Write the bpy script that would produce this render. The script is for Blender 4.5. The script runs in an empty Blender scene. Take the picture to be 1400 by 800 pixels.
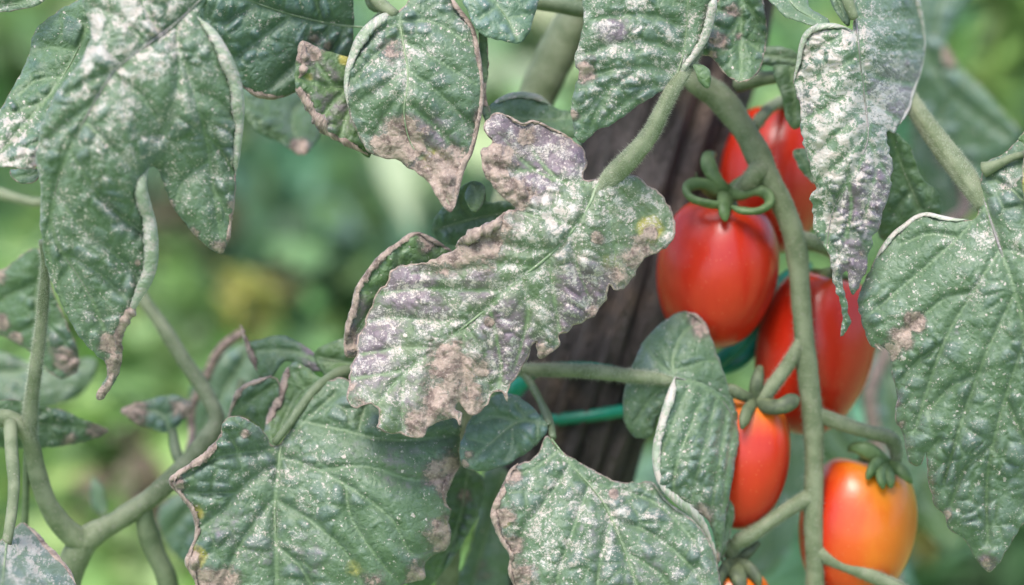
import bpy, math, random
import numpy as np
from mathutils import Vector, Matrix, noise as mnoise
from mathutils.geometry import delaunay_2d_cdt

# ------------------------------------------------------------------ camera, sky, sun, exposure
SC = bpy.context.scene
COL = SC.collection
CAM_H, PITCH, LENS = 0.80, math.radians(-15.0), 70.0
FOCUS = 0.35 * LENS / 36.0                     # 1400 photo pixels span 0.35 m at the focused leaf
cam_d = bpy.data.cameras.new('camera')
cam_d.lens = LENS; cam_d.sensor_width = 36.0
cam_d.clip_start = 0.02; cam_d.clip_end = 400
cam_d.dof.use_dof = True
cam_d.dof.focus_distance = FOCUS
cam_d.dof.aperture_fstop = 4.0
cam = bpy.data.objects.new('camera', cam_d); COL.objects.link(cam)
cam.location = (0, 0, CAM_H)
cam.rotation_euler = (math.pi / 2 + PITCH, 0, 0)
SC.camera = cam

SUN_EL, SUN_AZ = math.radians(66), math.radians(205)   # azimuth: clockwise from +Y (behind the camera, to the left)
w = bpy.data.worlds.new('World'); SC.world = w; w.use_nodes = True
wn = w.node_tree.nodes; wl = w.node_tree.links
sky = wn.new('ShaderNodeTexSky'); sky.sky_type = 'NISHITA'; sky.sun_disc = False
sky.sun_elevation = SUN_EL; sky.sun_rotation = SUN_AZ
sky.air_density = 1.0; sky.dust_density = 3.0; sky.ozone_density = 1.0
wn['Background'].inputs['Strength'].default_value = 0.15
wl.new(sky.outputs[0], wn['Background'].inputs['Color'])
sd = bpy.data.lights.new('sun', 'SUN'); sd.energy = 1.3; sd.angle = math.radians(22); sd.color = (1.0, 0.97, 0.93)
sun = bpy.data.objects.new('sun', sd); COL.objects.link(sun)
sdir = Vector((math.sin(SUN_AZ) * math.cos(SUN_EL), math.cos(SUN_AZ) * math.cos(SUN_EL), math.sin(SUN_EL)))
sun.rotation_euler = sdir.to_track_quat('Z', 'Y').to_euler()
SC.view_settings.view_transform = 'Standard'; SC.view_settings.look = 'None'
SC.view_settings.exposure = 1.32; SC.view_settings.gamma = 1.0
SC.view_settings.use_curve_mapping = False
SC.render.engine = 'CYCLES'

# ------------------------------------------------------------------ helpers: photo pixel + depth -> world
CP, SP_ = math.cos(PITCH), math.sin(PITCH)
XA = np.array([1.0, 0, 0]); FA = np.array([0, CP, SP_]); UA = np.array([0, -SP_, CP])
CO = np.array([0, 0, CAM_H])
PX = 36.0 / LENS / 1400.0
def W(u, v, z):
    """photo pixel (u, v) at z millimetres behind the focused plane -> world point(s)"""
    u = np.asarray(u, float); v = np.asarray(v, float); z = np.asarray(z, float)
    d = FOCUS + z * 0.001
    return CO + (d[..., None] * FA + (d * (u - 700) * PX)[..., None] * XA - (d * (v - 400) * PX)[..., None] * UA)
def mm(px, z):
    return px * PX * (FOCUS + z * 0.001)       # size in metres of px photo pixels at depth z

VIEWS = dict(A=(0, 0, 2.857), B=(0, 260, 2.857), C=(0, 520, 2.857), D=(350, 0, 2.857), E=(450, 140, 1.667),
             F=(220, 440, 2.222), G=(620, 400, 2.0), H=(660, 0, 2.857), I=(850, 80, 2.0), J=(940, 400, 2.0),
             K=(1040, 0, 2.667), M=(1100, 180, 2.5), N=(1150, 460, 2.353), O=(180, 130, 1.702), Q=(560, 230, 1.861),
             P=(0, 0, 1.0))
def T(view, pts):
    ox, oy, s = VIEWS[view]
    return [(ox + p[0] / s, oy + p[1] / s) + tuple(p[2:]) for p in pts]

def catmull(pts, step, closed=False):
    P = np.array(pts, float); n = len(P); out = []
    rng = range(n if closed else n - 1)
    for i in rng:
        if closed:
            p0, p1, p2, p3 = P[(i - 1) % n], P[i], P[(i + 1) % n], P[(i + 2) % n]
        else:
            p1, p2 = P[i], P[i + 1]
            p0 = P[i - 1] if i > 0 else 2 * p1 - p2
            p3 = P[i + 2] if i + 2 < n else 2 * p2 - p1
        k = max(1, int(round(np.linalg.norm((p2 - p1)[:2]) / step)))
        for j in range(k):
            t = j / k
            out.append(0.5 * (2 * p1 + (p2 - p0) * t + (2 * p0 - 5 * p1 + 4 * p2 - p3) * t * t + (3 * p1 - p0 - 3 * p2 + p3) * t ** 3))
    if not closed: out.append(P[-1])
    return np.array(out)

def mesh_obj(name, verts, faces, mat, parent=None, smooth=True, mat_world=None):
    me = bpy.data.meshes.new(name)
    me.from_pydata([tuple(map(float, p)) for p in verts], [], [tuple(map(int, f)) for f in faces])
    me.polygons.foreach_set('use_smooth', [smooth] * len(me.polygons))
    if mat: me.materials.append(mat)
    me.update()
    o = bpy.data.objects.new(name, me); COL.objects.link(o)
    if parent: o.parent = parent
    return o
def empty(name, label, cat, group=None):
    o = bpy.data.objects.new(name, None); COL.objects.link(o); o.empty_display_size = 0.02
    o['label'] = label; o['category'] = cat
    if group: o['group'] = group
    return o

def segdist(p, poly):
    """distance of points p (N,2) to polyline"""
    d = np.full(len(p), 1e9)
    a = poly[:-1]; b = poly[1:]
    for s, e in zip(a, b):
        ab = e - s; L = ab @ ab
        if L < 1e-9: continue
        t = np.clip(((p - s) @ ab) / L, 0, 1)
        q = p - (s + t[:, None] * ab)
        d = np.minimum(d, np.einsum('ij,ij->i', q, q))
    return np.sqrt(d)
def inside(p, poly):
    x, y = p[:, 0], p[:, 1]; r = np.zeros(len(p), bool); n = len(poly); j = n - 1
    for i in range(n):
        xi, yi = poly[i]; xj, yj = poly[j]
        if yi != yj:
            c = ((yi > y) != (yj > y)) & (x < (xj - xi) * (y - yi) / (yj - yi) + xi)
            r ^= c
        j = i
    return r
def tps(ctrl):
    c = np.array(ctrl, float); P = c[:, :2] / 100.0; n = len(c)
    if n == 1: return lambda q: np.full(len(q), c[0, 2])
    def ph(r2): return 0.5 * r2 * np.log(r2 + 1e-9)
    def r2m(a, b): return ((a[:, None, :] - b[None]) ** 2).sum(-1)
    Kx = ph(r2m(P, P)) + np.eye(n) * 0.02
    A = np.zeros((n + 3, n + 3)); A[:n, :n] = Kx
    A[:n, n] = 1; A[:n, n + 1:] = P; A[n, :n] = 1; A[n + 1:, :n] = P.T
    sol = np.linalg.lstsq(A, np.concatenate([c[:, 2], [0, 0, 0]]), rcond=None)[0]
    def f(q):
        q = np.asarray(q, float)[:, :2] / 100.0
        return ph(r2m(q, P)) @ sol[:n] + sol[n] + q @ sol[n + 1:]
    return f
def vnoise(p, scale, seed):
    """smooth value noise in 2D, -1..1 (numpy)"""
    q = p / scale + np.array([seed * 13.7, seed * 7.3]); i = np.floor(q).astype(int); f = q - i
    f = f * f * (3 - 2 * f)
    def h(a, b):
        s = np.sin(a * 127.1 + b * 311.7 + seed * 17.17) * 43758.5453
        return (s - np.floor(s)) * 2 - 1
    x, y = i[:, 0], i[:, 1]
    return (h(x, y) * (1 - f[:, 0]) + h(x + 1, y) * f[:, 0]) * (1 - f[:, 1]) + (h(x, y + 1) * (1 - f[:, 0]) + h(x + 1, y + 1) * f[:, 0]) * f[:, 1]

# ------------------------------------------------------------------ materials
class NT:
    def __init__(s, name):
        s.m = bpy.data.materials.new(name); s.m.use_nodes = True
        s.t = s.m.node_tree; s.n = s.t.nodes; s.l = s.t.links
        s.b = s.n['Principled BSDF']; s.out = s.n['Material Output']
    def new(s, typ, **kw):
        nd = s.n.new(typ)
        for k, v in kw.items(): setattr(nd, k, v)
        return nd
    def put(s, sock, v):
        if isinstance(v, bpy.types.NodeSocket): s.l.new(v, sock)
        elif isinstance(v, (tuple, list)): sock.default_value = tuple(v) + ((1,) if len(v) == 3 and len(sock.default_value) == 4 else ())
        else: sock.default_value = v
    def math(s, op, a, b=0.0, c=None, clamp=False):
        nd = s.new('ShaderNodeMath', operation=op); nd.use_clamp = clamp
        s.put(nd.inputs[0], a); s.put(nd.inputs[1], b)
        if c is not None: s.put(nd.inputs[2], c)
        return nd.outputs[0]
    def mix(s, f, a, b, mode='MIX'):
        nd = s.new('ShaderNodeMix', data_type='RGBA', blend_type=mode); nd.clamp_factor = True
        s.put(nd.inputs[0], f); s.put(nd.inputs[6], a); s.put(nd.inputs[7], b)
        return nd.outputs[2]
    def noise(s, vec, scale, detail=2.0, rough=0.5, dist=0.0, dims='3D'):
        nd = s.new('ShaderNodeTexNoise'); nd.noise_dimensions = dims
        if vec is not None: s.l.new(vec, nd.inputs['Vector'])
        nd.inputs['Scale'].default_value = scale; nd.inputs['Detail'].default_value = detail
        nd.inputs['Roughness'].default_value = rough; nd.inputs['Distortion'].default_value = dist
        return nd.outputs[0]
    def voro(s, vec, scale, feature='F1', rnd=1.0):
        nd = s.new('ShaderNodeTexVoronoi', feature=feature)
        s.l.new(vec, nd.inputs['Vector']); nd.inputs['Scale'].default_value = scale
        nd.inputs['Randomness'].default_value = rnd
        return nd
    def step(s, x, a, b):
        nd = s.new('ShaderNodeMapRange', interpolation_type='SMOOTHSTEP')
        s.put(nd.inputs[0], x); s.put(nd.inputs[1], a); s.put(nd.inputs[2], b)
        return nd.outputs[0]
    def bump(s, h, strength, dist, prev=None):
        nd = s.new('ShaderNodeBump'); s.l.new(h, nd.inputs['Height'])
        nd.inputs['Strength'].default_value = strength; nd.inputs['Distance'].default_value = dist
        if prev is not None: s.l.new(prev, nd.inputs['Normal'])
        return nd.outputs[0]

def make_leaf_material(name, dark, light, transl=0.16, rough=0.44):
    s = NT(name)
    uv = s.new('ShaderNodeUVMap').outputs[0]             # 1 unit = 10 mm on the leaf
    a1 = s.new('ShaderNodeAttribute', attribute_name='wear'); sp1 = s.new('ShaderNodeSeparateColor'); s.l.new(a1.outputs['Color'], sp1.inputs[0])
    a2 = s.new('ShaderNodeAttribute', attribute_name='form'); sp2 = s.new('ShaderNodeSeparateColor'); s.l.new(a2.outputs['Color'], sp2.inputs[0])
    dry, purp, speck = sp1.outputs[0], sp1.outputs[1], sp1.outputs[2]
    edge, vein, yel = sp2.outputs[0], sp2.outputs[1], sp2.outputs[2]
    n_big = s.noise(uv, 0.9, 4, 0.6)
    n_mid = s.noise(uv, 3.2, 4, 0.6)
    n_fine = s.noise(uv, 10.5, 3, 0.65, 0.4)
    n_grain = s.noise(uv, 40.0, 2, 0.6)
    net = s.voro(uv, 3.6, 'DISTANCE_TO_EDGE').outputs['Distance']
    net2 = s.voro(uv, 9.0, 'DISTANCE_TO_EDGE').outputs['Distance']
    col = s.mix(s.step(n_big, 0.32, 0.70), dark, light)
    # blisters greyed to paint in sky sheen, slightly violet; folds between them fresher green
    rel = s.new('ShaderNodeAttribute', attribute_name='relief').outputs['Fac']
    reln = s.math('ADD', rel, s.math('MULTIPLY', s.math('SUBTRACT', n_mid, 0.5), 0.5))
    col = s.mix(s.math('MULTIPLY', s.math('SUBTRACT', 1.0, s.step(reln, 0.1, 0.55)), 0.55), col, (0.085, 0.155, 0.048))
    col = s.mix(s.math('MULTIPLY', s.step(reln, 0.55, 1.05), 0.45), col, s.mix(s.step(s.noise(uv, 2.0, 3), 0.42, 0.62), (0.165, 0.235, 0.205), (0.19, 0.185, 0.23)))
    # pale bloom mottling and minute veins
    mott = s.math('MULTIPLY', s.step(n_mid, 0.42, 0.72), 0.35)
    col = s.mix(mott, col, (0.22, 0.29, 0.235))
    vline = s.math('MULTIPLY', s.math('SUBTRACT', 1.0, s.step(net, 0.0, 0.09)), 0.16)
    col = s.mix(vline, col, (0.17, 0.25, 0.13))
    vmain = s.math('MULTIPLY', s.step(vein, 0.45, 0.98), 0.36)
    col = s.mix(vmain, col, (0.20, 0.29, 0.14))
    # yellowing
    ye = s.step(s.math('ADD', yel, s.math('MULTIPLY', s.math('SUBTRACT', n_mid, 0.5), 0.7)), 0.35, 0.75)
    col = s.mix(s.math('MULTIPLY', ye, 0.8), col, (0.42, 0.36, 0.06))
    # purple bronzing between the veins
    pv = s.math('SUBTRACT', s.math('ADD', purp, s.math('MULTIPLY', s.math('SUBTRACT', n_mid, 0.5), 0.9)), s.math('MULTIPLY', vein, 0.35))
    pm = s.math('MULTIPLY', s.step(pv, 0.38, 0.85), 0.66)
    col = s.mix(pm, col, s.mix(n_fine, (0.14, 0.062, 0.13), (0.27, 0.165, 0.24)))
    # bleached stippling: fine flecks in clusters + larger spots
    clump = s.noise(uv, 1.9, 4, 0.65, 0.5)
    dens = s.math('MULTIPLY', s.math('MULTIPLY', speck, s.math('ADD', 0.85, s.math('MULTIPLY', rel, 0.25))), s.math('ADD', 0.16, s.math('MULTIPLY', s.step(clump, 0.34, 0.66), 1.06)))
    th = s.math('SUBTRACT', 0.77, s.math('MULTIPLY', dens, 0.240))
    n_fleck = s.noise(uv, 9.0, 4, 0.7, 0.8)
    fl = s.math('MAXIMUM', s.step(s.math('SUBTRACT', n_fine, th), 0.0, 0.022), s.step(s.math('SUBTRACT', n_fleck, s.math('ADD', th, 0.01)), 0.0, 0.028))
    #gr = s.step(s.math('SUBTRACT', n_grain, s.math('ADD', th, 0.02)), 0.0, 0.06)
    wv = s.new('ShaderNodeVectorMath', operation='MULTIPLY_ADD')
    nz = s.new('ShaderNodeTexNoise'); s.l.new(uv, nz.inputs['Vector']); nz.inputs['Scale'].default_value = 7.0; nz.inputs['Detail'].default_value = 2
    s.l.new(nz.outputs['Color'], wv.inputs[0]); wv.inputs[1].default_value = (0.16, 0.16, 0.0); s.l.new(uv, wv.inputs[2])
    def flecks(scale, prob, r0, r1):
        vo = s.voro(wv.outputs[0], scale); rnd = s.new('ShaderNodeSeparateColor'); s.l.new(vo.outputs['Color'], rnd.inputs[0])
        on = s.math('LESS_THAN', rnd.outputs[0], s.math('MULTIPLY', s.math('POWER', dens, 2.0), prob))
        rad = s.math('MULTIPLY_ADD', rnd.outputs[1], r1, r0)
        rad = s.math('ADD', rad, s.math('MULTIPLY', s.math('SUBTRACT', n_grain, 0.5), 0.5))
        return s.math('MULTIPLY', on, s.step(s.math('SUBTRACT', rad, vo.outputs['Distance']), 0.0, 0.10))
    fm = s.math('MAXIMUM', flecks(11.0, 0.55, 0.16, 0.40), flecks(5.5, 0.16, 0.12, 0.36))
    fm = s.math('MAXIMUM', fm, s.math('MULTIPLY', flecks(21.0, 0.75, 0.2, 0.42), 0.85))
    fm = s.math('MAXIMUM', fm, s.math('MULTIPLY', fl, 0.9))
    fcol = s.mix(s.step(n_mid, 0.35, 0.65), (0.56, 0.465, 0.41), (0.52, 0.49, 0.44))
    # silvery film where the stippling runs together
    film = s.math('MULTIPLY', s.step(dens, 0.35, 1.3), 0.40)
    col = s.mix(film, col, (0.36, 0.375, 0.335))
    col = s.mix(s.math('MULTIPLY', fm, 0.86), col, fcol)
    # dead tissue
    dv = s.math('ADD', s.math('MULTIPLY', dry, 0.86), s.math('MULTIPLY', s.math('SUBTRACT', s.noise(uv, 1.5, 5, 0.65), 0.5), 1.5))
    dv = s.math('ADD', dv, s.math('MULTIPLY', s.math('SUBTRACT', n_fine, 0.5), 0.35))
    ev = s.math('ADD', s.math('MULTIPLY', edge, 1.25), s.math('MULTIPLY', s.math('SUBTRACT', n_mid, 0.5), 1.1))
    dm = s.math('MAXIMUM', s.step(dv, 0.44, 0.60), s.step(ev, 0.72, 0.92))
    ring = s.math('MULTIPLY', s.math('SUBTRACT', s.step(dv, 0.25, 0.45), s.step(dv, 0.45, 0.6)), 0.45)
    col = s.mix(ring, col, (0.11, 0.075, 0.075))
    dcol = s.mix(s.step(s.noise(uv, 2.1, 5, 0.65), 0.34, 0.60), (0.115, 0.08, 0.066), (0.375, 0.285, 0.232))
    dcol = s.mix(s.math('MULTIPLY', s.step(n_fine, 0.5, 0.7), 0.5), dcol, (0.56, 0.46, 0.39))
    col = s.mix(dm, col, dcol)
    hgt = s.math('ADD', s.math('MULTIPLY', s.step(net, 0.0, 0.3), 0.22), s.math('MULTIPLY', s.step(net2, 0.0, 0.2), 0.07))
    hgt = s.math('ADD', hgt, s.math('MULTIPLY', n_fine, 0.22))
    hgt = s.math('ADD', hgt, s.math('MULTIPLY', n_grain, 0.10))
    hgt = s.math('ADD', hgt, s.math('MULTIPLY', s.math('MULTIPLY', dm, n_mid), 0.7))
    nrm = s.bump(hgt, 0.85, 0.0009)
    s.put(s.b.inputs['Base Color'], col)
    s.put(s.b.inputs['Roughness'], s.mix(dm, (rough,) * 3, (0.8,) * 3))
    s.b.inputs['Specular IOR Level'].default_value = 0.55
    s.l.new(nrm, s.b.inputs['Normal'])
    s.b.inputs['Sheen Weight'].default_value = 0.22; s.b.inputs['Sheen Roughness'].default_value = 0.45; s.b.inputs['Sheen Tint'].default_value = (0.85, 0.92, 1.0, 1)
    tr = s.new('ShaderNodeBsdfTranslucent'); s.put(tr.inputs[0], s.mix(0.6, col, (0.18, 0.30, 0.05), 'MIX')); s.l.new(nrm, tr.inputs['Normal'])
    ms = s.new('ShaderNodeMixShader'); ms.inputs[0].default_value = transl
    s.l.new(s.b.outputs[0], ms.inputs[1]); s.l.new(tr.outputs[0], ms.inputs[2]); s.l.new(ms.outputs[0], s.out.inputs[0])
    return s.m

def simple(name, c1, c2, scale, rough=0.6, bump=0.3, bscale=None, dist=0.001, c3=None, spec=0.5, stretch=None, lo=0.35, hi=0.65):
    s = NT(name)
    tc = s.new('ShaderNodeTexCoord').outputs['Object']
    if stretch:
        mp = s.new('ShaderNodeMapping'); s.l.new(tc, mp.inputs[0]); mp.inputs['Scale'].default_value = stretch; tc = mp.outputs[0]
    n = s.noise(tc, scale, 4, 0.6)
    col = s.mix(s.step(n, lo, hi), c1, c2)
    if c3:
        n3 = s.noise(tc, scale * 6, 2, 0.6)
        col = s.mix(s.step(n3, 0.60, 0.68), col, c3)
    s.put(s.b.inputs['Base Color'], col); s.b.inputs['Roughness'].default_value = rough
    s.b.inputs['Specular IOR Level'].default_value = spec
    s.l.new(s.bump(s.noise(tc, bscale or scale * 3, 4, 0.65), bump, dist), s.b.inputs['Normal'])
    return s.m

M = {}
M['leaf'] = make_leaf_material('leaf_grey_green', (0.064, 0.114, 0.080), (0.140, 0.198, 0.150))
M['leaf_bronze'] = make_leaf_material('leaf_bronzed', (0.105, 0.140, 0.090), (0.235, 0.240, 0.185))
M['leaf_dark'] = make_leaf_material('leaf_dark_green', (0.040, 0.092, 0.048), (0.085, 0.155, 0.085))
M['leaf_blue'] = make_leaf_material('leaf_blue_green', (0.065, 0.135, 0.105), (0.125, 0.205, 0.175), rough=0.36)  # blue-green leaves; tint lightened to paint in the small leaf's blue sheen
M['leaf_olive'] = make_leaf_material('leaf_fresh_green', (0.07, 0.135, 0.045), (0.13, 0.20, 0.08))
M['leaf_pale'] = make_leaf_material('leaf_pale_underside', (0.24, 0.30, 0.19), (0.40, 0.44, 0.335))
M['under'] = simple('leaf_underside', (0.22, 0.30, 0.16), (0.50, 0.53, 0.45), 170, 0.6, 0.5, 700, 0.0005, (0.6, 0.56, 0.5))
M['cream'] = simple('bleached_leaf_margin', (0.30, 0.33, 0.24), (0.62, 0.56, 0.47), 220, 0.6, 0.6, 600, 0.0006, (0.7, 0.64, 0.56))
M['dry'] = simple('withered_leaf_margin', (0.075, 0.05, 0.042), (0.40, 0.285, 0.215), 330, 0.8, 1.0, 900, 0.0012, (0.60, 0.48, 0.39), lo=0.40, hi=0.60)
M['drypink'] = simple('withered_pinkish_margin', (0.10, 0.07, 0.065), (0.34, 0.25, 0.215), 330, 0.8, 1.0, 900, 0.0012, (0.52, 0.42, 0.36), lo=0.38, hi=0.62)
M['stem'] = simple('stem_green', (0.105, 0.138, 0.066), (0.185, 0.215, 0.125), 130, 0.6, 0.8, 2600, 0.0004, (0.20, 0.205, 0.14))
M['stem_shaded'] = simple('stem_shaded_green', (0.085, 0.120, 0.060), (0.135, 0.170, 0.095), 120, 0.6, 0.4, 1500, 0.0004, (0.15, 0.18, 0.11))  # darker copy of the stem green, shade put into its colour
M['rib'] = simple('leaf_midrib', (0.13, 0.20, 0.095), (0.24, 0.30, 0.18), 200, 0.55, 0.4, 1200, 0.0003, (0.45, 0.44, 0.36))
M['rib_purple'] = simple('leaf_midrib_purplish', (0.13, 0.15, 0.11), (0.19, 0.17, 0.17), 200, 0.55, 0.4, 1200, 0.0003, (0.4, 0.38, 0.34))
M['sepal'] = simple('sepal_green', (0.06, 0.11, 0.035), (0.11, 0.17, 0.065), 200, 0.55, 0.4, 900, 0.0004)
M['sepal_dark'] = simple('sepal_shrivelled', (0.045, 0.062, 0.032), (0.10, 0.125, 0.06), 200, 0.6, 0.5, 900, 0.0005)
M['tie'] = simple('tie_teal_plastic', (0.0, 0.16, 0.10), (0.01, 0.26, 0.17), 60, 0.35, 0.15, 300, 0.0005)

# ------------------------------------------------------------------ leaf builder
LEAFN = [0]
def leaf(parent, outline, mid, lats=(), z=((0, 0, 0),), mat='leaf', quilt=1.6, cell=20, cellamp=0.9, speck=0.5, speckb=(), dry=(), purp=(), yel=(),
         curl=0.0, curlw=14, edge=0.55, label=None, rib=3.2, step=3.2, ragged=1.2, wave=1.0, ribmat='rib', rolls=(), ribz=0.0):
    LEAFN[0] += 1; sd_ = LEAFN[0]; rng = np.random.RandomState(sd_)
    ol = catmull(outline, step * 1.1, True)
    ol = ol + np.stack([vnoise(ol, 7, sd_ + 50), vnoise(ol, 7, sd_ + 90)], 1) * ragged
    lo, hi = ol.min(0), ol.max(0)
    gx = np.arange(lo[0], hi[0], step); gy = np.arange(lo[1], hi[1], step * 0.866)
    X, Y = np.meshgrid(gx, gy); X = X + (np.arange(len(gy)) % 2)[:, None] * step * 0.5
    p = np.stack([X.ravel(), Y.ravel()], 1)
    p = p[inside(p, ol)]
    lc = np.vstack([ol, ol[:1]])
    if len(p): p = p[segdist(p, lc) > step * 0.6]
    nb = len(ol); allp = np.vstack([ol, p])
    res = delaunay_2d_cdt([Vector((a, b)) for a, b in allp], [(i, (i + 1) % nb) for i in range(nb)], [], 1, 1e-4)
    V2 = np.array([(a.x, a.y) for a in res[0]]); F = res[2]
    mid_c = catmull(mid, 5)[:, :2]
    veins = [mid_c] + [catmull(l, 6)[:, :2] for l in lats]
    dv = np.full(len(V2), 1e9)
    for i, vp in enumerate(veins):
        dv = np.minimum(dv, segdist(V2, vp) - (1.0 if i == 0 else 0.0))
    dv = np.maximum(dv, 0)
    de = segdist(V2, lc)
    zf = tps(z)
    zz = zf(V2)
    fade = np.clip(de / 16.0, 0, 1)
    zz = zz - 1.15 * quilt * (1 - np.exp(-(dv / 9.0) ** 1.5)) * fade
    # blistered cells between the veins
    dm_ = mid_c[-1] - mid_c[0]; dm_ = dm_ / (np.linalg.norm(dm_) + 1e-9)
    Rm_ = np.stack([dm_, [-dm_[1], dm_[0]]], 1) * np.array([1.0, 1 / 1.3])      # cells stretched along the side veins
    warp = np.stack([vnoise(V2, 45, sd_ + 21), vnoise(V2, 45, sd_ + 22)], 1) * 9
    Q = (V2 + warp) @ Rm_; qlo, qhi = Q.min(0) - 15, Q.max(0) + 15
    fp_n = max(8, int((qhi - qlo).prod() / cell ** 2 * 1.25)); fp = rng.rand(fp_n, 2) * (qhi - qlo) + qlo
    fa = 0.25 + 1.15 * rng.rand(fp_n) ** 1.3
    d2 = np.full((2, len(V2)), 1e9); ca = np.ones(len(V2))
    for q, am in zip(fp, fa):
        d = np.hypot(*(Q - q).T)
        m = d < d2[0]
        d2[1] = np.where(m, d2[0], np.minimum(d2[1], d)); d2[0] = np.where(m, d, d2[0]); ca = np.where(m, am, ca)
    cz = np.clip((d2[1] - d2[0]) / cell, 0, 0.7) / 0.7
    cz = cz * (2 - cz)
    lowm = np.clip(0.62 + 0.75 * vnoise(V2, 70, sd_), 0.12, 1.4)
    cz = cz * np.clip(ca, 0, 1.2)
    zz = zz - 2.3 * cellamp * cz * lowm * np.clip(de / 8.0, 0.15, 1) * np.clip(dv / 6.0, 0, 1)
    cz = cz * np.clip(lowm, 0, 1)
    zz = zz + wave * (1.3 * vnoise(V2, 55, sd_ + 3) + 0.6 * vnoise(V2, 24, sd_ + 5))
    zz = zz + curl * np.exp(-de / curlw) * (1 + 0.6 * vnoise(V2, 40, sd_ + 7)) + wave * 1.2 * np.exp(-de / 9) * vnoise(V2, 18, sd_ + 9)
    world = W(V2[:, 0], V2[:, 1], zz)
    def mask(bl, sc=1.0):
        m = np.zeros(len(V2))
        for b in bl:
            x, y, r = b[0], b[1], b[2]; k = b[3] if len(b) > 3 else 1.0
            d = np.hypot(V2[:, 0] - x, V2[:, 1] - y) / (r * sc)
            m = np.maximum(m, k * np.clip(1.35 - 0.85 * d, 0, 1))
        return m
    wear = np.ones((len(V2), 4)); form = np.ones((len(V2), 4))
    wear[:, 0] = mask(dry, 0.85); wear[:, 1] = mask(purp)
    wear[:, 2] = np.maximum(speck, mask(speckb))
    form[:, 0] = edge * np.exp(-de / 5.0) + 0.3 * edge * np.exp(-de / 14.0)
    form[:, 1] = np.exp(-(dv / 3.2) ** 2); form[:, 2] = mask(yel)
    # faces towards the camera
    fs = []
    for f in F:
        a, b, c = V2[f[0]], V2[f[1]], V2[f[2]]
        cr = (b[0] - a[0]) * (c[1] - a[1]) - (b[1] - a[1]) * (c[0] - a[0])
        fs.append(tuple(f) if cr < 0 else tuple(reversed(f)))
    o = mesh_obj('leaf', world, fs, M[mat], parent)
    me = o.data
    for nm, arr in (('wear', wear), ('form', form)):
        at = me.attributes.new(nm, 'FLOAT_COLOR', 'POINT'); at.data.foreach_set('color', arr.ravel().astype(np.float32))
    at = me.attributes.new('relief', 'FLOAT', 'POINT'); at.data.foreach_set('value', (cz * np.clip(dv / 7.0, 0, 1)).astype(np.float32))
    uvl = me.uv_layers.new(name='UVMap')
    li = np.zeros(len(me.loops), np.int32); me.loops.foreach_get('vertex_index', li)
    uvp = V2 * 0.025 + np.array([sd_ * 3.71, sd_ * 5.13])
    uvl.data.foreach_set('uv', uvp[li].ravel().astype(np.float32))
    so = o.modifiers.new('thickness', 'SOLIDIFY'); so.thickness = 0.00028; so.offset = -1
    if label: o['label'] = label
    if rib > 0:
        zr = zf(mid_c) + ribz
        n = len(mid_c); rr = rib * np.linspace(1, 0.30, n)
        tube('midrib', np.column_stack([mid_c, zr + 0.1, rr * 0.5]), M[ribmat], o, sides=8, smooth_step=None)
    for r in rolls: roll(o, zf, ol, *r)
    o['zf'] = 0
    del o['zf']
    return o

def frames(P):
    T_ = np.gradient(P, axis=0); T_ /= np.linalg.norm(T_, axis=1)[:, None] + 1e-12
    N = []; ref = np.cross(T_[0], FA); ref = ref if np.linalg.norm(ref) > 0.1 else np.cross(T_[0], UA)
    n = ref / np.linalg.norm(ref)
    for t in T_:
        n = n - (n @ t) * t; n /= np.linalg.norm(n) + 1e-12; N.append(n.copy())
    N = np.array(N); return T_, N, np.cross(T_, N)
def tube(name, pts, mat, parent, sides=14, smooth_step=6, ridge=0.0, lump=0.05, label=None, pts_are_world=False, flat=1.0, seed=0, hair=0):
    """pts rows: u, v, z(mm), radius(px)"""
    p = catmull(pts, smooth_step) if smooth_step else np.array(pts, float)
    P = W(p[:, 0], p[:, 1], p[:, 2]); R = mm(p[:, 3], p[:, 2])
    if name in ('stem', 'truss_stem', 'petiole', 'pedicel'):
        R = R * (1 + 0.05 * vnoise(p[:, :2], 26, 3 + len(p)) + 0.04 * vnoise(p[:, :2], 11, 5 + len(p)))
    o = tube_w(name, P, R, mat, parent, sides, ridge, lump, label, flat, seed)
    if hair: hairs(o, P, R, hair, len(p))
    return o
def tube_w(name, P, R, mat, parent, sides=14, ridge=0.0, lump=0.05, label=None, flat=1.0, seed=0):
    T_, N, B = frames(P); n = len(P)
    a = np.linspace(0, 2 * np.pi, sides, endpoint=False)
    V = []
    for i in range(n):
        w_ = 1 + ridge * np.cos(a * 5 + 0.4) + lump * np.sin(i * 0.35 + seed + a * 2) * np.sin(i * 0.13 + seed)
        V.append(P[i] + R[i] * (np.cos(a) * w_)[:, None] * N[i] + flat * R[i] * (np.sin(a) * w_)[:, None] * B[i])
    V = np.vstack(V + [P[:1] - T_[:1] * R[0] * 0.4, P[-1:] + T_[-1:] * R[-1] * 0.4])
    Fc = []
    for i in range(n - 1):
        for j in range(sides):
            k = (j + 1) % sides
            Fc.append((i * sides + j, (i + 1) * sides + j, (i + 1) * sides + k, i * sides + k))
    c0, c1 = n * sides, n * sides + 1
    for j in range(sides):
        k = (j + 1) % sides
        Fc.append((c0, j, k)); Fc.append((c1, (n - 1) * sides + k, (n - 1) * sides + j))
    o = mesh_obj(name, V, Fc, mat, parent)
    if label: o['label'] = label
    return o

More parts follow.
